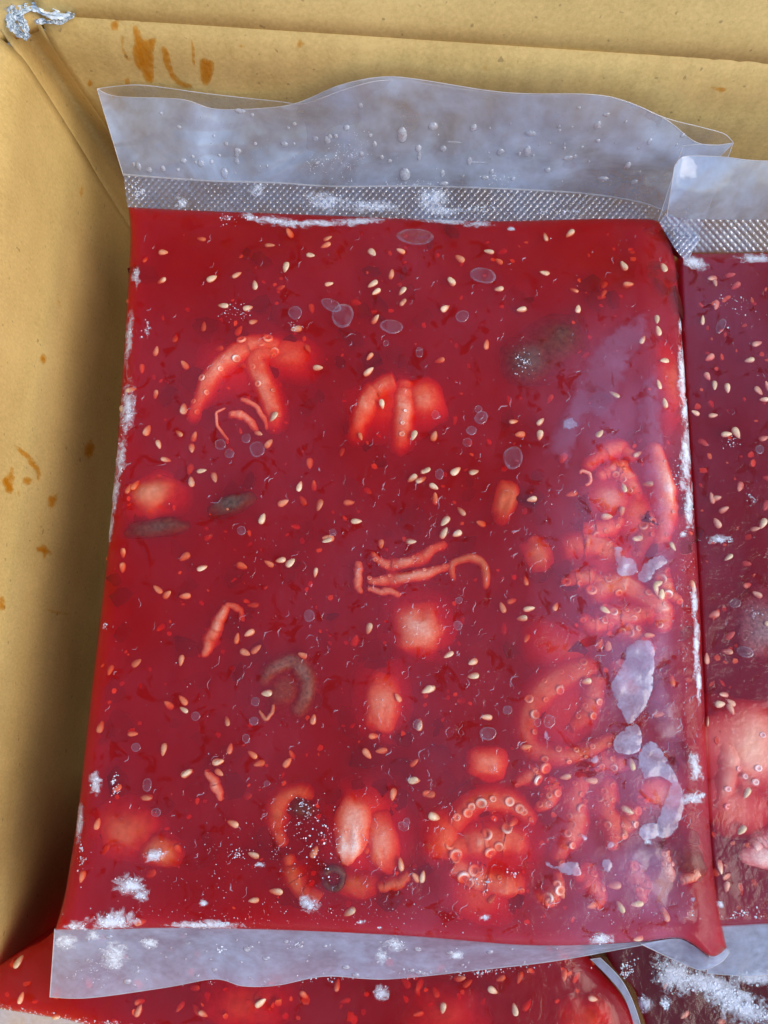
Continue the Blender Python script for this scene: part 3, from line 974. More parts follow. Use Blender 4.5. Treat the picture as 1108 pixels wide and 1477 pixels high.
def octopus(bvh, parent, tubes=(), blobs=(), mat='octo', name='baby_octopus', suckers=()):
    verts, faces = [], []
    rows = []
    for t in tubes:
        v, f, C_, Rr = tube(bvh, t[0], t[1], seed=len(verts) * 0.01 + t[0][0][0])
        b = len(verts); verts += v; faces += [tuple(i + b for i in q) for q in f]
        if len(t) > 2:
            rows.append((C_, Rr, t[2]))
    for bl in blobs:
        v, f = blob(bvh, *bl[:6], flat=bl[6] if len(bl) > 6 else 0.75, seed=bl[0] * 0.37)
        b = len(verts); verts += v; faces += [tuple(i + b for i in q) for q in f]
    o = mesh_obj(name, verts, faces, M[mat], parent)
    def add_sucker(c, n, r):
        s = bpy.data.objects.new('sucker', SUCKER)
        s.parent = o
        s.matrix_world = Matrix.Translation(c) @ frame_on(n, 0).to_4x4() @ Matrix.Diagonal((r, r * random.uniform(0.85, 1.0), r * 0.9, 1))
        link(s)
    for C_, Rr, (n, rad, two) in rows:
        for i in range(n):
            if random.random() < 0.26:
                continue
            t = min(0.98, max(0.02, (i + 0.5 + random.uniform(-0.25, 0.25)) / n * 0.94 + 0.02))
            k = t * (len(C_) - 1)
            k0 = min(int(k), len(C_) - 2)
            c = C_[k0].lerp(C_[k0 + 1], k - k0); r = Rr[k0]
            tan = (C_[k0 + 1] - C_[k0]).normalized()
            sidev = tan.cross(Vector((0, 0, 1))).normalized()
            up = sidev.cross(tan)
            s = (1 if i % 2 else -1) * 0.5 * random.uniform(0.6, 1.35) if two else random.uniform(-0.25, 0.25)
            nn = (up + sidev * s * 0.9).normalized()
            rr = rad * 1.22e-3 * lerp(1.15, 0.70, t) * random.uniform(0.5, 1.25)
            add_sucker(c + sidev * s * r + up * (r * (0.87 if two else 0.99) + (0.00024 if r > 0.002 else 0.0)), nn, rr)
    for (x, y, d, rad) in suckers:
        p, n = on(bvh, x, y)
        add_sucker(p + ray(x, y).normalized() * d * 1e-3, n, rad * 1e-3)
    return o

octopus(B_main, main, [
    ([(410, 505, 1.2), (360, 503, 0.9), (312, 540, 0.6), (290, 580, 0.9), (276, 610, 2.0)], (3.2, 4.0, 3.8, 3.0, 2.0), (11, 1.35, True)),
    ([(405, 505, 1.4), (372, 520, 1.0), (384, 560, 0.6), (396, 598, 0.9), (392, 625, 2.4)], (3.2, 3.8, 3.6, 3.0, 2.0), (10, 1.3, True)),
    ([(345, 575, 1.0), (365, 585, 0.7), (378, 600, 0.9), (386, 622, 1.4)], (0.5, 0.9, 0.9, 0.5)),
    ([(328, 600, 0.9), (345, 597, 0.6), (362, 608, 0.7), (370, 625, 1.3)], (1.0, 1.5, 1.4, 0.7)),
    ([(325, 588, 0.7), (314, 594, 0.5), (313, 608, 0.5), (320, 622, 0.8), (330, 634, 1.4)], (0.35, 0.5, 0.5, 0.4))],
    [(418, 518, 44, 34, 0.2, 1.7), (345, 540, 60, 46, 0, 3.6, 0.5)])
octopus(B_main, main, [
    ([(575, 553, 1.4), (540, 572, 0.7), (518, 612, 0.9), (508, 640, 2.4)], (3.4, 4.2, 3.4, 2.0)),
    ([(585, 548, 1.2), (583, 590, 0.35), (580, 630, 0.7), (576, 655, 2.0)], (3.0, 3.4, 3.2, 2.0), (7, 0.9, False))],
    [(612, 583, 28, 36, -0.3, 1.0, 0.8), (568, 590, 58, 46, 0, 2.4, 0.5)])
octopus(B_main, main, [], [(228, 718, 42, 34, -0.5, 0.9)], 'octo_tan', 'octopus_mantle')
octopus(B_main, main, [], [(335, 728, 36, 15, -0.35, 0.35), (228, 762, 44, 14, -0.15, 0.5)], 'octo_grey', 'octopus_mantle')
octopus(B_main, main, [], [(768, 520, 44, 34, -0.2, 0.62, 0.4), (790, 500, 52, 38, -0.5, 1.0, 0.4)], 'octo_grey', 'octopus_mantle')
octopus(B_main, main, [], [(728, 725, 16, 30, 0.3, 0.7, 0.6), (775, 800, 18, 26, -0.4, 0.9, 0.6)], 'octo_tan', 'octopus_mantle')
octopus(B_main, main, [
    ([(536, 796, 1.0), (560, 815, 0.5), (598, 808, 0.5), (626, 792, 1.0), (645, 784, 1.8)], (1.0, 1.9, 1.9, 1.3), (15, 0.5, True)),
    ([(530, 838, 0.8), (575, 836, 0.4), (620, 825, 0.5), (655, 816, 1.3)], (1.3, 2.0, 1.8, 1.2), (16, 0.5, True)),
    ([(532, 850, 0.7), (556, 852, 0.5), (580, 856, 1.0)], (0.8, 1.2, 0.8)),
    ([(518, 812, 0.8), (516, 832, 0.4), (519, 856, 0.9)], (1.3, 1.7, 1.0))], [])
octopus(B_main, main, [([(655, 838, 1.2), (652, 815, 0.8), (672, 804, 0.7), (694, 812, 0.7), (702, 832, 0.8), (700, 850, 1.3)], (0.8, 1.3, 1.6, 1.6, 1.0))], [], 'octo_tan', 'octopus_arm')
octopus(B_main, main, [], [(603, 905, 41, 42, 0.1, 0.34, 0.7), (606, 900, 56, 52, 0.3, 2.6, 0.5)], 'octo', 'octopus_mantle')
octopus(B_main, main, [], [(551, 1014, 28, 46, 0.08, 0.5, 0.7), (551, 1010, 40, 60, 0.08, 2.8, 0.5)], 'octo', 'octopus_mantle')
octopus(B_main, main, [([(328, 872, 0.8), (318, 892, 0.3), (306, 922, 0.3), (292, 948, 0.9)], (1.0, 2.0, 2.1, 0.9)),
                       ([(328, 872, 0.8), (345, 880, 1.0), (352, 895, 1.8)], (1.0, 1.1, 0.7))], [], 'octo', 'octopus_arm')
octopus(B_main, main, [([(378, 990, 0.6), (395, 964, 0.1), (425, 957, 0.0), (444, 978, 0.0), (440, 1012, 0.1), (424, 1034, 0.6)], (1.6, 2.4, 3.0, 3.0, 2.2))],
        [(412, 995, 32, 34, 0, 0.9)], 'octo_slate', 'octopus_mantle')
octopus(B_main, main, [([(374, 1024, 0.5), (382, 1036, 0.35), (392, 1030, 0.35), (394, 1016, 0.5)], (0.35, 0.6, 0.6, 0.4))], [], 'octo_tan', 'octopus_arm')
octopus(B_main, main, [
    ([(862, 960, 0.9), (815, 972, 0.6), (776, 1004, 0.5), (758, 1040, 0.6), (768, 1078, 0.8), (810, 1090, 0.7), (850, 1078, 0.7), (885, 1060, 1.4)], (3.0, 4.0, 4.2, 4.0, 3.4, 2.8, 2.2, 1.4), (20, 1.1, True)),
    ([(858, 975, 0.8), (850, 1010, 0.6), (835, 1040, 0.8), (815, 1052, 1.8)], (3.6, 3.6, 3.0, 2.0), (7, 1.0, True))],
    [(800, 932, 50, 34, 0.2, 1.6), (810, 1025, 50, 56, 0, 2.0, 0.5)])
octopus(B_main, main, [
    ([(805, 795, 1.2), (845, 785, 0.6), (880, 800, 0.8), (905, 800, 1.6)], (2.6, 4.0, 3.6, 2.4)),
    ([(845, 862, 1.0), (880, 845, 0.5), (920, 858, 0.5), (948, 880, 0.6), (955, 915, 1.2)], (3.0, 4.2, 4.2, 3.6, 2.4), (14, 1.2, True)),
    ([(862, 882, 0.9), (890, 890, 0.6), (925, 885, 0.7), (945, 880, 1.0)], (2.0, 3.0, 3.0, 2.0), (9, 1.1, True))],
    [(874, 722, 34, 30, -0.3, 0.9), (880, 820, 60, 60, 0, 2.4, 0.5)])
octopus(B_main, main, [
    ([(846, 678, 1.2), (868, 655, 0.9), (895, 650, 0.9), (920, 662, 1.4)], (1.8, 2.8, 2.6, 1.8)),
    ([(862, 690, 1.0), (885, 674, 0.8), (905, 672, 1.4)], (1.6, 2.4, 1.6)),
    ([(938, 640, 1.2), (950, 690, 0.7), (956, 745, 0.8), (950, 790, 1.6)], (2.6, 4.0, 4.0, 2.4), (12, 0.7, True)),
    ([(836, 684, 0.5), (843, 679, 0.35), (850, 685, 0.35), (849, 696, 0.5), (842, 700, 0.8)], (0.4, 0.6, 0.6, 0.4))], [(915, 745, 26, 30, 0, 1.2)])
octopus(B_main, main, [], [(510, 1188, 27, 48, 0.2, 0.30, 0.75), (552, 1214, 22, 40, -0.05, 0.55, 0.75), (535, 1160, 44, 30, 0.2, 1.8), (525, 1200, 62, 66, 0, 3.0, 0.5)], 'octo', 'octopus_mantle')
octopus(B_main, main, [
    ([(452, 1150, 0.9), (425, 1142, 0.6), (403, 1160, 0.6), (400, 1190, 0.8), (410, 1222, 1.4)], (2.0, 2.8, 2.8, 2.4, 1.6)),
    ([(416, 1232, 1.0), (422, 1258, 0.6), (438, 1282, 0.7), (462, 1296, 1.3)], (1.8, 2.6, 2.6, 1.6)),
    ([(590, 1262, 1.0), (570, 1272, 0.7), (545, 1282, 1.0)], (1.2, 2.0, 1.4))], [(515, 1275, 26, 16, 0.1, 1.0)], 'octo_tan')
octopus(B_main, main, [([(468, 1262, 0.4), (480, 1252, 0.3), (494, 1262, 0.3), (490, 1278, 0.3), (474, 1280, 0.4), (466, 1268, 0.6)], (0.9, 1.1, 1.1, 1.1, 0.9))],
        [(436, 1166, 18, 12, 0.3, 0.6)], 'octo_grey', 'octopus_arm')
octopus(B_main, main, [
    ([(648, 1195, 1.0), (676, 1162, 0.6), (712, 1152, 0.5), (748, 1164, 0.7), (770, 1190, 1.4)], (2.6, 3.4, 3.4, 3.0, 2.0), (11, 1.2, False)),
    ([(640, 1228, 0.9), (680, 1212, 0.4), (725, 1208, 0.4), (765, 1222, 1.0)], (3.0, 4.8, 5.0, 3.2), (12, 1.5, True)),
    ([(650, 1240, 0.8), (680, 1258, 0.35), (720, 1272, 0.4), (760, 1270, 1.2)], (2.8, 4.4, 4.2, 2.4), (10, 1.2, True))],
    [(690, 1290, 44, 30, 0.3, 1.5), (640, 1205, 30, 36, 0, 1.3), (705, 1220, 74, 66, 0, 2.6, 0.4)])
octopus(B_main, main, [
    ([(846, 1118, 1.0), (826, 1150, 0.6), (828, 1185, 0.5), (812, 1222, 0.8), (800, 1245, 1.6)], (2.2, 3.2, 3.4, 2.8, 1.8), (13, 1.1, True)),
    ([(878, 1120, 0.9), (872, 1160, 0.6), (884, 1195, 0.8), (880, 1225, 1.6)], (2.2, 3.2, 2.8, 1.6), (9, 1.1, True))], [])
octopus(B_main, main, [], [(186, 1196, 46, 34, 0.2, 1.2), (236, 1226, 26, 18, 0.3, 0.6)], 'octo_tan', 'octopus_mantle')
octopus(B_main, main, [([(300, 1112, 0.8), (310, 1132, 0.4), (322, 1152, 0.8)], (0.8, 1.7, 0.8))], [], 'octo', 'octopus_arm')
octopus(B_main, main, [], [(702, 1100, 27, 20, 0.1, 0.6, 0.7)], 'octo', 'octopus_mantle')
octopus(B_main, main, [([(958, 1225, 0.6), (962, 1250, 0.4), (972, 1268, 0.5)], (1.4, 1.7, 1.4), (9, 0.55, True)),
                       ([(980, 1270, 0.5), (994, 1266, 0.4), (1008, 1256, 0.7)], (1.3, 1.5, 1.2), (8, 0.5, True))], [], 'octo', 'octopus_arm')
octopus(B_main, main, [], [(984, 1240, 26, 22, 0.5, 1.1), (935, 1228, 22, 15, 0.3, 1.2)], 'octo_grey', 'octopus_mantle')
octopus(B_main, main, [], [(948, 1142, 26, 20, 0, 0.8)], 'octo', 'octopus_mantle')
octopus(B_main, main, [], [(960, 560, 20, 60, 0, 2.4)], 'octo', 'octopus_mantle')
# more arms crowding the right shoulder of the bag
arm_rnd = random.Random(77)
for (x, y, a0, ln, r) in [(905, 690, 0.4, 70, 3.0), (930, 770, 1.6, 80, 3.2), (870, 770, 0.2, 70, 3.0), (840, 830, -0.5, 60, 2.8), (915, 920, 0.8, 70, 2.8), (860, 905, 2.8, 50, 2.6), (880, 1100, 0.2, 60, 2.6),
                       (800, 1150, 1.4, 60, 2.6), (905, 1190, 1.8, 60, 2.8), (860, 1270, 0.3, 70, 2.6), (765, 1120, 2.4, 50, 2.4), (925, 1270, 0.9, 60, 2.4), (800, 1290, -0.2, 60, 2.4), (955, 850, 1.5, 60, 2.6), (895, 980, 1.3, 60, 2.6)]:
    pts, a = [], a0
    px_, py_ = x - math.cos(a) * ln / 2, y - math.sin(a) * ln / 2
    bend = arm_rnd.uniform(-0.9, 0.9)
    for k in range(5):
        pts.append((px_, py_, (1.6, 0.7, 0.45, 0.7, 1.8)[k] + arm_rnd.uniform(-0.1, 0.3)))
        px_ += math.cos(a) * ln / 4; py_ += math.sin(a) * ln / 4; a += bend / 2
    octopus(B_main, main, [(pts, (r * 0.6, r, r, r * 0.8, r * 0.4), (int(ln / 9), arm_rnd.uniform(0.9, 1.25), True))], [], 'octo', 'octopus_arm')
# neighbour
octopus(B_right, right_bag, [([(1030, 1050, 1.2), (1046, 1090, 0.5), (1044, 1130, 0.6), (1034, 1170, 1.6)], (2.6, 4.0, 3.8, 2.0), (5, 1.1, True))],
    [(1078, 1080, 62, 66, 0, 1.15, 0.4), (1060, 1160, 44, 34, 0.3, 1.6, 0.5)], 'octo_cream', suckers=[(1094, 1108, 0.5, 1.2), (1090, 1128, 0.5, 1.1), (1050, 1138, 0.6, 1.0), (1100, 1060, 0.6, 1.0), (1075, 1120, 0.6, 0.9)])
octopus(B_right, right_bag, [([(1085, 1225, 0.4), (1098, 1214, 0.2), (1120, 1205, 0.3)], (1.6, 3.0, 3.0))], [(1100, 1235, 28, 14, 0.1, 0.4)], 'octo', 'octopus_mantle')
octopus(B_right, right_bag, [], [(1098, 905, 36, 44, 0.3, 0.9, 0.4)], 'octo_slate', 'octopus_mantle')
octopus(B_under, under_bag, [], [(360, 1440, 60, 30, 0, 2.0), (640, 1455, 50, 30, 0, 2.2), (840, 1465, 30, 20, 0, 1.4)], 'octo_tan', 'octopus_mantle')

# ------------------------------------------------------------------ trapped air, water and painted sky glare on the film
pockets = [
 [(905, 930), (930, 922), (943, 930), (945, 960), (940, 1000), (925, 1030), (905, 1044), (897, 1030), (885, 1005), (880, 985), (893, 965), (900, 950)],
 [(905, 1047), (922, 1047), (921, 1085), (888, 1085), (887, 1065)],
 [(925, 1075), (945, 1072), (965, 1100), (985, 1140), (988, 1165), (978, 1195), (960, 1210), (945, 1202), (956, 1160), (966, 1132), (958, 1122), (940, 1122), (928, 1125), (920, 1100)],
 [(925, 1190), (945, 1186), (952, 1196), (948, 1208), (930, 1212), (920, 1200)],
 [(883, 790), (897, 788), (898, 800), (915, 808), (920, 820), (915, 830), (900, 832), (888, 825), (890, 812)],
 [(922, 822), (940, 805), (958, 800), (962, 812), (945, 825), (937, 838), (920, 838)],
 [(785, 1242), (792, 1243), (800, 1250), (815, 1243), (833, 1243), (837, 1262), (818, 1263), (805, 1255), (790, 1252)],
 irregular(876, 1248, 9, 11, 0, 14, 0.08, 1), irregular(881, 1219, 6, 6, 0, 12, 0.08, 2), irregular(842, 1208, 5, 5, 0, 12, 0.08, 3),
 irregular(788, 1062, 5, 11, -0.3, 12, 0.2, 4), irregular(998, 1298, 5, 5, 0, 12, 0.05, 5), irregular(822, 612, 12, 9, -0.4, 14, 0.1, 6),
 irregular(858, 1096, 7, 8, 0.4, 12, 0.5, 7), irregular(532, 895, 2, 8, 0.6, 10, 0.2, 8),
]
for i, pk in enumerate(pockets):
    patch_on('air_pocket_sheen_or_glare', B_main, smooth_closed(pk, 3), M['pocket'], main, 0.00012, 0.0004, 2.2)
faint = [  # pale patches that paint the sky's glare on the film
 [(866, 482), (900, 462), (932, 445), (940, 470), (936, 500), (915, 520), (900, 560), (885, 600), (866, 622), (850, 600), (835, 640), (812, 690), (800, 660), (780, 672), (790, 630), (808, 596), (826, 556), (846, 516)],
 [(925, 560), (945, 520), (955, 600), (965, 690), (972, 780), (950, 780), (930, 700), (915, 640)],
 [(948, 960), (972, 1010), (988, 1060), (990, 1120), (972, 1100), (948, 1068), (934, 1040)],
 [(900, 1230), (950, 1215), (990, 1260), (1010, 1320), (985, 1335), (930, 1290)],
]
for i, pk in enumerate(faint):
    patch_on('air_pocket_sheen_or_glare', B_main, smooth_closed(pk, 4), M['sky_glare_faint'], main, 0.00008 + 0.00001 * i, 0.0004, 3.0, 6, fade=26.0)

def ring_bubble(bvh, parent, x, y, rx, ry, rot=0.0, seed=0.0):
    """an air bubble pressed flat under the film: a thin raised rim around a shallow dome"""
    pts = smooth_closed(irregular(x, y, rx, ry, rot, 12, 0.07, seed), 2)
    n = len(pts)
    verts, faces = [], []
    for f, h in ((1.12, -0.00002), (1.0, 0.00016), (0.86, 0.00010), (0.6, 0.00013), (0.3, 0.00016)):
        for (a, b) in pts:
            p, nn = on(bvh, lerp(x, a, f), lerp(y, b, f), h)
            verts.append(p)
    p, nn = on(bvh, x, y, 0.00017); verts.append(p)
    for r in range(4):
        for k in range(n):
            a, b = r * n + k, r * n + (k + 1) % n
            faces.append((a, b, b + n, a + n))
    for k in range(n):
        faces.append((4 * n + k, 4 * n + (k + 1) % n, 5 * n))
    o = mesh_obj('air_bubble', verts, faces, M['bubble'], parent)
    rv, rf = [], []
    for f, h in ((1.10, 0.00005), (1.0, 0.00022), (0.90, 0.00016)):
        for (a, b) in pts:
            p, nn = on(bvh, lerp(x, a, f), lerp(y, b, f), h)
            rv.append(p)
    for r in range(2):
        for k in range(n):
            a, b = r * n + k, r * n + (k + 1) % n
            rf.append((a, b, b + n, a + n))
    mesh_obj('bubble_rim', rv, rf, M['rim'], o)
    return o
M['bubble'] = mat_film('air bubble', 0.03, 0.16, 1.2, 0.08, 260, (0.55, 0.52, 0.66))
M['rim'] = mat_film('bubble rim', 0.0, 0.26, 1.2, 0.08, 330, (0.72, 0.66, 0.80))
for i, b in enumerate([(600, 341, 25, 10, 0.05), (494, 455, 14, 16, 0.5), (478, 440, 14, 8, 0.4), (426, 451, 9, 9), (565, 471, 15, 9, 0.1), (697, 397, 17, 10, 0.2), (667, 456, 9, 8, -0.4),
        (740, 660, 13, 15), (371, 648, 10, 10), (318, 641, 7, 7), (331, 654, 6, 6), (355, 632, 6, 6), (704, 1058, 11, 9), (792, 1040, 8, 9), (602, 1045, 6, 7), (680, 621, 7, 6), (674, 638, 6, 6),
        (694, 602, 8, 9, 0.5), (634, 684, 6, 7), (446, 888, 7, 8), (368, 1012, 6, 6), (366, 1040, 6, 6), (282, 1033, 6, 6), (196, 1078, 6, 6), (355, 1065, 5, 6), (212, 1132, 6, 9), (225, 1172, 6, 6),
        (662, 866, 5, 5), (660, 902, 6, 6, 0.5), (582, 1192, 8, 6, 0.6), (586, 1186, 5, 6), (732, 1024, 6, 6), (775, 1042, 5, 6), (876, 1160, 4, 4), (792, 1160, 5, 5), (628, 598, 5, 6), (557, 495, 4, 4), (605, 508, 5, 7),
        (480, 768, 5, 5), (348, 765, 6, 6), (690, 590, 5, 5), (385, 1130, 4, 4)]):
    ring_bubble(B_main, main, *b, seed=i * 1.3)
for i, b in enumerate([(1040, 470, 6, 10, 0.5), (1096, 648, 6, 6), (1075, 940, 12, 7, 0.3), (1060, 870, 8, 6)]):
    ring_bubble(B_right, right_bag, *b, seed=i * 2.3)

def dashes(bvh, parent, n, area, seed, lmin, lmax, wmin, wmax, name, mat, ang0, angs, h=0.6, dens=None, chain=1):
    """small raised drops and wrinkles of water lying on the film, joined: nobody could count them"""
    rnd = random.Random(seed)
    verts, faces = [], []
    tries = 0
    while n > 0 and tries < 60000:
        tries += 1
        x, y = rnd.uniform(area[0], area[2]), rnd.uniform(area[1], area[3])
        if dens and rnd.random() > dens(x, y):
            continue
        p, nn = on(bvh, x, y)
        if p is None:
            continue
        n -= 1
        ang = R(rnd.gauss(ang0, angs))
        l = rnd.uniform(lmin, lmax) * (rnd.random() ** 1.5 * 0.8 + 0.35) * 1e-3
        w = rnd.uniform(wmin, wmax) * 1e-3
        m = frame_on(nn, ang)
        ns, seg = 6, 5
        b0 = len(verts)
        bend = rnd.uniform(-0.45, 0.45)
        ph = rnd.uniform(0, 6)
        for i in range(ns + 1):
            t = i / ns
            ww = w * math.sin(math.pi * min(max(t, 0.06), 0.94)) ** 0.6 * (0.7 + 0.3 * math.sin(t * 5 + ph))
            ox, oy = (t - 0.5) * l, bend * l * (t - 0.5) ** 2 + 0.12 * l * math.sin(t * 6 + ph)
            for j in range(seg):
                a = math.pi * j / (seg - 1)
                verts.append(p + m @ Vector((ox, oy + math.cos(a) * ww, math.sin(a) * ww * h - 0.00002)))
        for i in range(ns):
            for j in range(seg - 1):
                a = b0 + i * seg + j
                faces.append((a, a + 1, a + 1 + seg, a + seg))
    o = mesh_obj(name, verts, faces, mat, parent)
    o['kind'] = 'stuff'
    return o
M['water'] = mat_film('film wrinkle wet', 0.10, 0.55, 2.4, 0.05, 300, (0.80, 0.76, 0.95), 0.0, 1.4)
def dens_main(x, y):
    return 0.12 + 0.88 * max(0, min(1, (x - 250) / 350)) * max(0.2, min(1, (y - 520) / 300))
dashes(B_main, main, 760, (150, 340, 1010, 1320), 1, 1.5, 4.0, 0.12, 0.28, 'film_wrinkles', M['water'], 62, 22, 0.7, dens_main)
dashes(B_main, main, 1400, (150, 340, 1010, 1320), 2, 0.25, 0.6, 0.08, 0.19, 'water_specks', M['water'], 60, 60, 0.7, dens_main)
dashes(B_right, right_bag, 90, (1000, 380, 1125, 1320), 3, 0.6, 2.0, 0.06, 0.16, 'film_wrinkles', M['water'], 50, 40, 0.7)

# ------------------------------------------------------------------ frost
CHUNK = [(-1, -1, -1), (1, -1, -1), (1, 1, -1), (-1, 1, -1), (-1, -1, 1), (1, -1, 1), (1, 1, 1), (-1, 1, 1)]
CHF = [(0, 3, 2, 1), (4, 5, 6, 7), (0, 1, 5, 4), (1, 2, 6, 5), (2, 3, 7, 6), (3, 0, 4, 7)]
def frost(bvh, parent, x, y, rx, ry, rot, n, seed, smin=0.05, smax=0.18, name='frost_patch', mode=None, mat='frost', flat=0.45, smear=True):
    rnd = random.Random(seed)
    cnt = n
    smear = smear and n / (rx * ry) > 0.55
    verts, faces = [], []
    tries = 0
    while n > 0 and tries < 9000:
        tries += 1
        a, b = rnd.gauss(0, 0.5), rnd.gauss(0, 0.5)
        if abs(a) > 1.3 or abs(b) > 1.3:
            continue
        xx = x + a * rx * math.cos(rot) - b * ry * math.sin(rot)
        yy = y + a * rx * math.sin(rot) + b * ry * math.cos(rot)
        if mode is None and fbm(xx * 0.11, yy * 0.11, seed) < -0.05 + 0.25 * math.hypot(a, b):
            if rnd.random() > 0.12:
                continue
        p, nn = on(bvh, xx, yy)
        if p is None:
            continue
        n -= 2 if smear else 1
        s = rnd.uniform(smin, smax) * 1e-3 * (0.6 + rnd.random() ** 3)
        m = frame_on(nn, rnd.uniform(0, 6.28)) @ Matrix.Rotation(rnd.uniform(-.5, .5), 3, 'X')
        b0 = len(verts)
        for c in CHUNK:
            verts.append(p + nn * s * 0.2 + m @ Vector((c[0] * s * rnd.uniform(.45, 1.2), c[1] * s * rnd.uniform(.45, 1.2), c[2] * s * flat * rnd.uniform(.5, 1.2))))
        faces += [tuple(b0 + i for i in f) for f in CHF]
    if not verts:
        return
    o = mesh_obj(name, verts, faces, M[mat], parent, False)
    o['kind'] = 'stuff'
    if smear and cnt / (rx * ry) > 0.55:
        SMEARS.append((bvh, o, x, y, rx, ry, rot, seed))
    return o
SMEARS = []
def smear_patch(bvh, parent, x, y, rx, ry, rot, seed):
    # thin rime between the crumbs; its cover fades to the rim
    rings, n = 5, 26
    verts, faces, cov = [], [], []
    for r in range(rings):
        f = 1 - r / rings
        for k in range(n):
            a = 2 * math.pi * k / n
            g = f * 1.55 * (1 + 0.35 * nz(math.cos(a) * 2 + seed, math.sin(a) * 2, seed))
            ax, ay = rx * g * math.cos(a), ry * g * math.sin(a)
            p = None
            for sh in (1.0, 0.8, 0.6, 0.4, 0.2, 0.0):
                p, nn = on(bvh, x + (ax * math.cos(rot) - ay * math.sin(rot)) * sh, y + (ax * math.sin(rot) + ay * math.cos(rot)) * sh, 0.00006)
                if p is not None:
                    break
            if p is None:
                return
            verts.append(p); cov.append(1 - f)
    p, nn = on(bvh, x, y, 0.00006); verts.append(p); cov.append(1.0)
    for r in range(rings - 1):
        for k in range(n):
            a, b = r * n + k, r * n + (k + 1) % n
            faces.append((a, b, b + n, a + n))
    for k in range(n):
        faces.append(((rings - 1) * n + k, (rings - 1) * n + (k + 1) % n, rings * n))
    o = mesh_obj('frost_film', verts, faces, M['smear'], parent)
    at = o.data.attributes.new('cover', 'FLOAT', 'POINT')
    at.data.foreach_set('value', cov)
FR = [  # x, y, rx, ry, rot, n
 (362, 313, 12, 5, 0.2, 120), (400, 319, 36, 5, 0.15, 150), (455, 322, 60, 4, 0, 220), (520, 319, 30, 4, -0.05, 160), (560, 308, 34, 5, 0.1, 240), (640, 318, 40, 4, 0.1, 160), (690, 323, 16, 4, 0, 130), (738, 330, 5, 3, 0, 30),
 (330, 318, 14, 10, 0.3, 50),
 (212, 475, 9, 16, 0.3, 70), (196, 398, 5, 12, 0, 60), (186, 490, 4, 34, 0.08, 100), (184, 592, 10, 30, 0.15, 330), (174, 660, 6, 26, 0.1, 120), (166, 710, 5, 26, 0.1, 140), (160, 760, 3, 20, 0.1, 50),
 (150, 905, 4, 12, 0.2, 20), (137, 1130, 7, 14, 0, 110), (165, 1130, 7, 22, 0, 60), (115, 1185, 4, 22, 0.05, 90), (118, 1235, 5, 24, 0, 60),
 (190, 1278, 20, 13, 0.1, 300), (204, 1292, 8, 8, 0.2, 80), (222, 1234, 15, 7, -0.3, 90), (165, 1330, 30, 14, -0.1, 330), (110, 1336, 14, 6, 0, 90), (298, 1334, 44, 5, 0, 380), (445, 1304, 14, 9, 0.5, 130),
 (375, 1247, 7, 4, 0, 26), (293, 1303, 6, 4, 0, 30), (345, 1232, 10, 8, 0, 40), (568, 1360, 10, 8, 0, 130), (868, 1355, 14, 7, 0, 130), (700, 1323, 7, 4, 0, 40), (520, 1330, 5, 4, 0, 30), (548, 1338, 3, 2, 0, 12),
 (982, 470, 3, 8, 0, 70), (984, 540, 5, 40, 0, 150), (989, 592, 6, 16, 0, 220), (990, 660, 7, 42, 0, 170), (994, 730, 6, 30, 0, 120), (986, 770, 4, 4, 0, 40),
 (1002, 870, 4, 20, 0, 120), (1004, 930, 4, 40, 0, 170), (1008, 985, 3, 26, 0, 80), (1003, 1105, 7, 18, -0.2, 170), (998, 1152, 14, 7, -0.3, 130), (1012, 1148, 6, 4, -0.3, 80),
 (440, 1190, 60, 40, 0.6, 110), (480, 1215, 44, 50, 0.4, 80), (345, 450, 34, 16, 0.1, 46), (755, 522, 18, 20, 0, 80), (905, 818, 14, 8, 0.2, 60), (740, 1260, 8, 5, 0.4, 22), (695, 1272, 14, 10, 0.2, 40),
 (420, 470, 18, 8, 0, 26), (975, 700, 14, 40, 0, 60), (440, 1165, 16, 10, 0.6, 40), (935, 1214, 6, 4, 0, 30),
]
for i, f in enumerate(FR):
    frost(B_main, main, *f, seed=40 + i)
for i, (x, y, rx, ry, n) in enumerate([(560, 1320, 480, 20, 220), (330, 1240, 190, 80, 150), (560, 820, 420, 420, 200), (990, 800, 14, 420, 160)]):
    frost(B_main, main, x, y, rx, ry, 0, n, 400 + i, 0.05, 0.11, 'frost_specks', 1, smear=False)
for i, f in enumerate([(1000, 378, 16, 8, 0.5, 90), (1090, 372, 22, 5, 0, 130), (1040, 1304, 5, 4, 0.3, 40), (1070, 1318, 40, 10, 0, 60), (1085, 720, 10, 8, 0.4, 30), (1040, 778, 14, 5, 0, 50), (1056, 640, 12, 20, 0.5, 26), (1070, 440, 40, 40, 0, 40), (1088, 885, 16, 12, 0.4, 30)]):
    frost(B_right, right_bag, *f, seed=300 + i)
for i, f in enumerate([(560, 1405, 300, 8, -0.06, 200), (30, 1458, 60, 6, 0.15, 80), (150, 1476, 90, 6, 0.1, 160), (550, 1432, 10, 9, 0, 70), (700, 1402, 50, 6, -0.1, 80)]):
    frost(B_under, under_bag, *f, seed=500 + i)
for i, f in enumerate([(975, 1408, 28, 22, 0.5, 420), (1030, 1425, 50, 16, 0.3, 560), (1075, 1455, 45, 18, 0.4, 500), (960, 1446, 6, 10, 0, 120), (1090, 1410, 34, 10, 0, 240), (925, 1450, 12, 14, 0.8, 120), (905, 1400, 10, 20, 0.6, 80)]):
    frost(B_frosty, frosty_bag, *f, seed=600 + i, smin=0.09, smax=0.28)

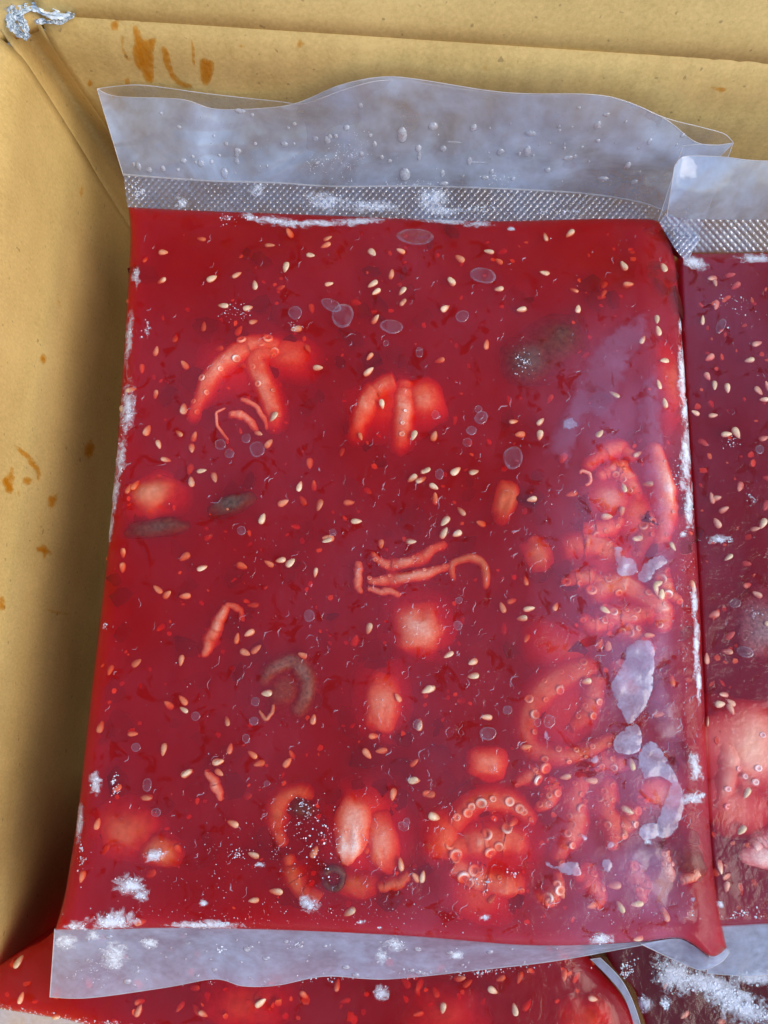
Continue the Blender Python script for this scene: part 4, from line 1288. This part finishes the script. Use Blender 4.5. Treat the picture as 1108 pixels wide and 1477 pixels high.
def mat_smear():
    m, nt, out = new_mat('frost smear')
    L = nt.links
    pos = coords(nt)
    n = noise_tex(nt, 420, 5, 0.7, pos, 0.8)
    at = nt.nodes.new('ShaderNodeAttribute'); at.attribute_name = 'cover'
    v = math_node(nt, 'ADD', n.outputs[0], math_node(nt, 'MULTIPLY', at.outputs['Fac'], 0.42))
    r = ramp(nt, v, [(0.56, (0,) * 3), (0.90, (0.9,) * 3)])
    tr = N(nt, 'ShaderNodeBsdfTransparent')
    df = N(nt, 'ShaderNodeBsdfDiffuse'); df.inputs[0].default_value = (0.80, 0.84, 0.92, 1)
    b = N(nt, 'ShaderNodeBump'); b.inputs['Strength'].default_value = 0.8; b.inputs['Distance'].default_value = 0.0006
    L.new(n.outputs[0], b.inputs['Height']); L.new(b.outputs[0], df.inputs['Normal'])
    mx = N(nt, 'ShaderNodeMixShader')
    L.new(r.outputs[0], mx.inputs[0]); L.new(tr.outputs[0], mx.inputs[1]); L.new(df.outputs[0], mx.inputs[2])
    L.new(mx.outputs[0], out.inputs[0])
    return m
M['smear'] = mat_smear()

# ------------------------------------------------------------------ film flaps
def cam_depth(p):
    q = p - CAM
    ax = Vector((0, math.sin(TILT), -math.cos(TILT)))
    return q.dot(ax)

BW0, BWN = W_chr(0), n_back
def wall_depth(px, py):
    d = ray(px, py)
    return (BW0 - CAM).dot(BWN) / d.dot(BWN)

def sheet(name, parent, lower, upper, depth, nu, nv, mat, relief=None, edge=True, edge_r=0.00016, side_edges=True):
    """film sheet spanned between two outlines; depth(u, t, px, py) is its distance along the view axis"""
    verts, faces = [], []
    for j in range(nv + 1):
        t = j / nv
        for i in range(nu + 1):
            u = i / nu
            a, b = poly_at(lower, u), poly_at(upper, u)
            px, py = lerp(a[0], b[0], t), lerp(a[1], b[1], t)
            s = depth(u, t, px, py)
            if relief:
                s -= relief(px, py)
            verts.append(CAM + ray(px, py) * s)
    n1 = nu + 1
    for j in range(nv):
        for i in range(nu):
            a = j * n1 + i
            faces.append((a, a + 1, a + n1 + 1, a + n1))
    o = mesh_obj(name, verts, faces, mat, parent)
    if edge:
        lines = [[verts[nv * n1 + i] for i in range(n1)]]
        if side_edges:
            lines += [[verts[j * n1] for j in range(nv + 1)], [verts[j * n1 + nu] for j in range(nv + 1)]]
        ev, ef = [], []
        for ln in lines:
            b0 = len(ev)
            for i, p in enumerate(ln):
                tan = (ln[min(i + 1, len(ln) - 1)] - ln[max(i - 1, 0)]).normalized()
                s1 = tan.cross(Vector((0.3, 0.2, 1))).normalized(); s2 = s1.cross(tan)
                for k in range(4):
                    a = math.pi / 2 * k
                    ev.append(p + (s1 * math.cos(a) + s2 * math.sin(a)) * edge_r)
            for i in range(len(ln) - 1):
                for k in range(4):
                    a, b = b0 + i * 4 + k, b0 + i * 4 + (k + 1) % 4
                    ef.append((a, b, b + 4, a + 4))
        mesh_obj('film_edge_highlight', ev, ef, M['edge'], o)  # pale tube standing in for the highlight along the film's edge
    return o

def emboss(pitch, h):
    def f(px, py):
        a = (px + py * 0.9) / pitch * math.pi
        b = (px - py * 0.9) / pitch * math.pi
        return h * (abs(math.sin(a)) * abs(math.sin(b))) ** 0.7
    return f

band_lo = [(184, 299), (290, 304), (370, 307), (480, 311), (600, 316), (720, 319), (850, 316), (930, 316), (950, 320)]
band_hi = [(178, 253), (300, 262), (400, 265), (480, 270), (620, 270), (760, 275), (850, 281), (920, 292), (958, 305)]
front_top = [(140, 128), (170, 139), (260, 143), (310, 157), (380, 156), (430, 148), (490, 123), (550, 111), (600, 114), (700, 130), (760, 135), (850, 136), (900, 145), (960, 172), (1000, 203), (1030, 210), (1058, 206)]
back_top = [(140, 128), (170, 124), (210, 123), (300, 135), (400, 146), (440, 149), (500, 128), (550, 116), (600, 119), (700, 133), (760, 138), (850, 139), (900, 146), (960, 170), (1010, 183), (1045, 193), (1058, 206)]
Z_EDGE = -0.0035
def d_pack(px, py):
    return cam_depth(P(px, py, Z_EDGE))
def flap_depth(gap):
    def f(u, t, px, py):
        # t: 0 at the band's upper edge, 1 at the free edge
        a, b = poly_at(band_hi, u), poly_at(front_top, u)
        s0 = d_band_top(u)
        s1 = wall_depth(b[0], b[1]) - 0.006 - gap * 0.5
        s = lerp(s0, s1, t) - gap * t * (1 - t) * 2
        w = 0.0016 * fbm(px * 0.010, py * 0.014, gap * 900, 3) * min(1, t * 3)
        cr = abs(nz(px * 0.011 + py * 0.02, py * 0.004 - px * 0.006, 6.0))
        w += 0.0028 * (0.25 - min(cr, 0.25)) * math.sin(math.pi * min(1, t * 1.1))
        # waves of the free edge
        w += 0.0022 * math.sin(px * 0.012 + 1.0 + gap * 300) * t * t
        return min(s + w, wall_depth(px, py) - 0.0012)
    return f
def d_band_top(u):
    b = poly_at(band_hi, u)
    a = poly_at(band_lo, u)
    return lerp(d_pack(*a), wall_depth(*b) - 0.006, 0.15)
def band_depth(u, t, px, py):
    a = poly_at(band_lo, u)
    return lerp(d_pack(*a), d_band_top(u), t) + 0.0006 * nz(px * 0.02, py * 0.02, 3) * math.sin(math.pi * t)
sheet('seal_band', main, band_lo, band_hi, band_depth, 470, 30, M['seal'], emboss(9.5, 0.0011), edge=False)
sheet('bag_film', main, band_hi, front_top, flap_depth(0.0), 180, 50, M['film'])
sheet('bag_film', main, band_hi, back_top, flap_depth(-0.0022), 120, 30, M['film_back'])
# pressed line along the top of the seal band
ridge_hi = [(x, y - 3) for x, y in band_hi]
sheet('seal_line', main, band_hi, ridge_hi, lambda u, t, px, py: d_band_top(u) - 0.0003 - 0.0004 * math.sin(math.pi * t), 200, 4, M['edge'], edge=False)
# right corner of the top flap: folded down over the neighbour
fold_lo = [(950, 319), (968, 348), (980, 366), (992, 378)]
fold_hi = [(958, 305), (985, 318), (1004, 338), (1014, 346)]
fold_top = [(1010, 196), (1030, 200), (1046, 202), (1058, 206)]
def fold_depth(u, t, px, py):
    s0 = cam_depth(P(px, py, Z_EDGE + 0.0005))
    s1 = wall_depth(1040, 206) - 0.008
    k = max(0.0, min(1.0, (330 - py) / 125))
    return lerp(s0, s1, k) - 0.001 + 0.0008 * nz(px * 0.03, py * 0.03)
sheet('bag_film', main, [(950, 318), (968, 346), (980, 366), (992, 378)], [(985, 210), (1010, 208), (1035, 209), (1058, 206)], fold_depth, 24, 60, M['film_back'])
sheet('seal_band', main, [(951, 321), (966, 346), (978, 364), (990, 376)], [(962, 306), (982, 318), (1000, 332), (1010, 345)], lambda u, t, px, py: fold_depth(u, t, px, py) - 0.0006, 60, 24, M['seal'], emboss(9.0, 0.0006), edge=False)
# small red pleat of the bag's corner below the fold
B_level = BVHTree.FromPolygons([Vector((-1, -1, -0.0042)), Vector((1, -1, -0.0042)), Vector((1, 1, -0.0042)), Vector((-1, 1, -0.0042))], [(0, 1, 2, 3)])
pv, pf, _, _ = tube(B_level, [(952, 334, 0), (964, 346, 0), (974, 360, 0), (981, 372, 0)], (1.0, 1.9, 1.9, 0.7), 12, 16, soft=False)
mesh_obj('bag_corner', pv, pf, M['sauce3'], main)

# droplets on the flap
flap_objs = [o for o in main.children if o.name.startswith('bag_film')]
B_flap = BVHTree.FromPolygons([v.co.copy() for o in flap_objs[:1] for v in o.data.vertices], [tuple(p.vertices) for p in flap_objs[0].data.polygons])
def drop_mesh():
    verts, faces = [], []
    nr, ns = 5, 10
    for i in range(nr):
        th = (math.pi / 2) * (1 - i / nr)
        for j in range(ns):
            a = 2 * math.pi * j / ns
            verts.append((math.sin(th) * math.cos(a), math.sin(th) * math.sin(a), math.cos(th) * 0.55 - 0.05))
    verts.append((0, 0, 0.5))
    for i in range(nr - 1):
        for j in range(ns):
            a, b = i * ns + j, i * ns + (j + 1) % ns
            faces.append((a, b, b + ns, a + ns))
    for j in range(ns):
        faces.append(((nr - 1) * ns + j, (nr - 1) * ns + (j + 1) % ns, nr * ns))
    me = bpy.data.meshes.new('water_droplet')
    me.from_pydata(verts, [], faces)
    me.polygons.foreach_set('use_smooth', [True] * len(me.polygons))
    me.materials.append(M['droplet'])
    return me
M['droplet'] = mat_film('condensation droplet', 0.22, 0.62, 2.8, 0.04, 500, (0.9, 0.93, 1.0), 0.0, 1.4)
DROP = drop_mesh()
def put_drop(bvh, parent, x, y, rx, ry, rot=0.0):
    p, n = on(bvh, x, y)
    if p is None:
        return
    k = (p - CAM).length / FPX
    o = bpy.data.objects.new('water_droplet', DROP)
    o.parent = parent
    o.matrix_world = Matrix.Translation(p) @ frame_on(n, rot).to_4x4() @ Matrix.Diagonal((rx * k, ry * k, min(rx, ry) * k, 1))
    link(o)
drp = [(625, 182, 8, 7), (683, 184, 6, 7), (520, 153, 4, 6), (500, 184, 5, 5), (484, 196, 4, 4), (580, 195, 8, 14), (605, 225, 4, 10), (584, 252, 9, 12), (638, 250, 4, 7), (677, 232, 4, 8), (722, 219, 6, 7), (761, 218, 6, 10),
       (765, 192, 9, 6), (790, 245, 5, 5), (820, 228, 9, 6), (862, 203, 4, 4), (864, 183, 3, 3), (870, 258, 9, 5), (915, 262, 6, 5), (985, 195, 4, 4), (305, 233, 3, 4), (343, 218, 6, 6), (324, 250, 6, 9), (346, 160, 9, 4), (410, 208, 6, 5),
       (540, 208, 4, 5), (562, 232, 4, 4), (700, 256, 6, 4), (740, 258, 4, 4), (655, 205, 12, 2), (690, 234, 14, 2), (232, 163, 3, 3), (258, 183, 4, 3), (200, 240, 4, 6), (215, 245, 5, 5), (235, 243, 4, 5), (455, 200, 5, 5), (640, 265, 8, 5), (835, 155, 3, 3), (875, 165, 6, 4)]
for d in drp:
    put_drop(B_flap, main, d[0], d[1], d[2] * 0.85, d[3] * 0.85)
drop_rnd = random.Random(8)
for i in range(75):
    r_ = drop_rnd.choice((1.2, 1.6, 2.0, 2.4, 3.2, 4.6))
    put_drop(B_flap, main, drop_rnd.uniform(190, 980), drop_rnd.gauss(225, 32), r_, r_ * drop_rnd.uniform(0.8, 1.5))
dashes(B_flap, main, 620, (170, 125, 1010, 285), 31, 0.25, 0.8, 0.07, 0.2, 'condensation', M['droplet'], 60, 60, 0.7)
for i, f in enumerate([(505, 225, 40, 30, -0.8, 200), (450, 235, 20, 14, 0, 70), (600, 268, 40, 10, 0, 120), (715, 258, 30, 14, 0, 80)]):
    frost(B_flap, main, *f, seed=700 + i, smin=0.05, smax=0.14, name='frost_haze', smear=False)
seal_o = [o for o in main.children if o.name.startswith('seal_band')][0]
B_seal = BVHTree.FromPolygons([v.co.copy() for v in seal_o.data.vertices], [tuple(p.vertices) for p in seal_o.data.polygons])
for i, f in enumerate([(262, 292, 8, 8, 0.3, 110), (372, 272, 10, 9, 0, 90), (470, 290, 26, 12, 0.1, 180), (540, 298, 40, 8, 0.1, 330), (625, 285, 22, 16, 0.4, 300), (200, 275, 14, 12, 0.5, 90), (690, 300, 30, 8, 0, 120), (820, 306, 40, 5, 0, 60), (640, 304, 26, 6, 0, 160)]):
    frost(B_seal, main, *f, seed=720 + i, smin=0.08, smax=0.24)

# bottom flap of the main bag
b_lo = [(79, 1340), (160, 1340), (260, 1338), (400, 1341), (520, 1346), (620, 1352), (740, 1362), (830, 1363), (920, 1359), (960, 1356)]
b_hi = [(72, 1438), (130, 1439), (240, 1424), (310, 1412), (350, 1422), (400, 1421), (470, 1408), (560, 1412), (700, 1398), (800, 1386), (900, 1368), (960, 1357)]
def bflap_depth(u, t, px, py):
    s0 = cam_depth(P(px, py, -0.005))
    s1 = cam_depth(P(px, py, -0.024))
    s = lerp(s0, s1, t ** 0.8)
    return s - 0.0022 * abs(math.sin(px * 0.011 + 0.6)) * t + 0.0008 * fbm(px * 0.02, py * 0.02, 4, 2) * t
sheet('bag_film', main, b_lo, b_hi, bflap_depth, 170, 24, M['film_low'])
bf = [o for o in main.children if o.name.startswith('bag_film')][-1]
B_bf = BVHTree.FromPolygons([v.co.copy() for v in bf.data.vertices], [tuple(p.vertices) for p in bf.data.polygons])
for i, f in enumerate([(95, 1358, 16, 9, 0, 110), (165, 1378, 16, 18, 0.2, 230), (215, 1360, 12, 6, 0.3, 60), (135, 1350, 10, 6, 0, 60), (320, 1370, 8, 8, 0, 30), (428, 1362, 10, 6, 0, 30), (550, 1380, 7, 10, 0, 60), (660, 1378, 9, 5, 0, 30), (570, 1362, 12, 8, 0, 110), (130, 1400, 40, 26, 0, 60)]):
    frost(B_bf, main, *f, seed=760 + i)
for i in range(70):
    x = random.uniform(80, 820)
    y = lerp(poly_at(b_lo, (x - 79) / 880)[1], poly_at(b_hi, (x - 72) / 888)[1], random.uniform(0.1, 0.95))
    r = random.choice((1.5, 1.8, 2, 2.5, 3.5, 5))
    put_drop(B_bf, main, x, y, r, r * random.uniform(0.8, 1.2))
# folded film at the lower right corner
k_lo = [(925, 1362), (975, 1354), (1000, 1364), (1026, 1381), (1049, 1368)]
k_hi = [(955, 1376), (990, 1392), (1014, 1399), (1040, 1388), (1052, 1374)]
sheet('bag_film', main, k_lo, k_hi, lambda u, t, px, py: cam_depth(P(px, py, lerp(-0.005, -0.012, t) + 0.001 * math.sin(px * 0.05))), 60, 12, M['film_low'])

# neighbour's flaps
nb_lo = [(984, 364), (1040, 364), (1120, 363), (1260, 362), (1420, 360)]
nb_hi = [(962, 312), (1000, 316), (1040, 317), (1120, 317), (1260, 317), (1420, 316)]
nt_top = [(973, 240), (980, 230), (992, 225), (1040, 226), (1110, 232), (1260, 226), (1420, 230)]
def nb_depth(u, t, px, py):
    s0 = cam_depth(P(px, py, -0.0085))
    return lerp(s0, d_nb_top(px, py), t)
def d_nb_top(px, py):
    k = max(0.0, min(1.0, (1060 - px) / 70))
    return lerp(cam_depth(P(px, py, 0.002)), cam_depth(P(px, py, 0.006)), k)
def nf_depth(u, t, px, py):
    s0 = d_nb_top(px, py)
    s1 = min(cam_depth(P(px, py, 0.022)), wall_depth(px, py) - 0.010)
    return lerp(s0, s1, t) - 0.0015 * math.sin(math.pi * t) + 0.0012 * nz(px * 0.015, py * 0.02, 8)
sheet('seal_band', right_bag, nb_lo, nb_hi, nb_depth, 300, 26, M['seal'], emboss(10.5, 0.0008), edge=False)
sheet('bag_film', right_bag, nb_hi, nt_top, nf_depth, 90, 30, M['film'])
nl_lo = [(1030, 1336), (1070, 1334), (1120, 1332), (1250, 1334), (1480, 1343)]
nl_hi = [(1020, 1404), (1050, 1406), (1080, 1408), (1120, 1406), (1250, 1400), (1480, 1410)]
sheet('bag_film', right_bag, nl_lo, nl_hi, lambda u, t, px, py: cam_depth(P(px, py, lerp(-0.010, -0.025, t))) - 0.001 * math.sin(px * 0.06) * t, 90, 14, M['film_low'])

# film strips of the lower bags
sheet('bag_film', under_bag, [(852, 1384), (880, 1412), (900, 1438), (912, 1470), (918, 1500)], [(866, 1382), (892, 1408), (908, 1434), (921, 1468), (928, 1500)],
      lambda u, t, px, py: cam_depth(P(px, py, -0.0262)), 30, 4, M['film_low'])
sheet('bag_film', under_bag, [(-60, 1440), (0, 1455), (60, 1465), (120, 1476), (300, 1538)], [(-60, 1500), (0, 1500), (60, 1505), (120, 1510), (300, 1580)],
      lambda u, t, px, py: cam_depth(P(px, py, lerp(-0.031, -0.034, t))), 60, 10, M['film_low'])

for sm in SMEARS:
    smear_patch(*sm)

# ------------------------------------------------------------------ torn tape on the box corner
tape = thing('torn_tape', 'crumpled scrap of torn pale blue-grey paper tape stuck on the box corner', 'tape')
def ribbon(pts, width, z, seed, nu=44, nv=14):
    verts, faces = [], []
    for i in range(nu + 1):
        t = i / nu
        x, y = poly_at(pts, t)
        x2, y2 = poly_at(pts, min(1, t + 0.02))
        x1, y1 = poly_at(pts, max(0, t - 0.02))
        dx, dy = x2 - x1, y2 - y1
        l = math.hypot(dx, dy) + 1e-6
        nx_, ny_ = -dy / l, dx / l
        w = width * (0.7 + 0.5 * nz(t * 3, seed)) * (math.sin(math.pi * min(max(t, 0.05), 0.95)) ** 0.35)
        for j in range(nv + 1):
            s = j / nv - 0.5
            jx = 3.0 * nz(t * 9, s * 5, seed); jy = 3.0 * nz(t * 9 + 20, s * 5, seed)
            h = 0.0022 * (abs(fbm(t * 4.5, s * 3.2, seed + 4, 3))) + 0.001 * nz(t * 22, s * 9, seed)
            edge = 1 + (0.35 * nz(t * 30, j * 7.7, seed) if j in (0, nv) else 0)
            verts.append(P(x + nx_ * w * s * edge + jx, y + ny_ * w * s * edge + jy, z(t) + h))
    n1 = nv + 1
    for i in range(nu):
        for j in range(nv):
            a = i * n1 + j
            faces.append((a, a + 1, a + n1 + 1, a + n1))
    return mesh_obj('torn_strip', verts, faces, M['tape'], tape)
zt = lambda t: RIM + 0.0015
ribbon([(12, 40), (24, 18), (48, 10), (72, 18), (104, 20)], 22, zt, 1.0)
ribbon([(20, 6), (14, 24), (24, 44), (40, 56)], 20, zt, 5.0)
ribbon([(36, 4), (30, 22), (36, 40), (42, 54)], 12, zt, 9.0)
ribbon([(50, 30), (72, 32), (92, 30), (108, 20)], 9, zt, 13.0)
print('OBJECT COUNT', len(bpy.data.objects))
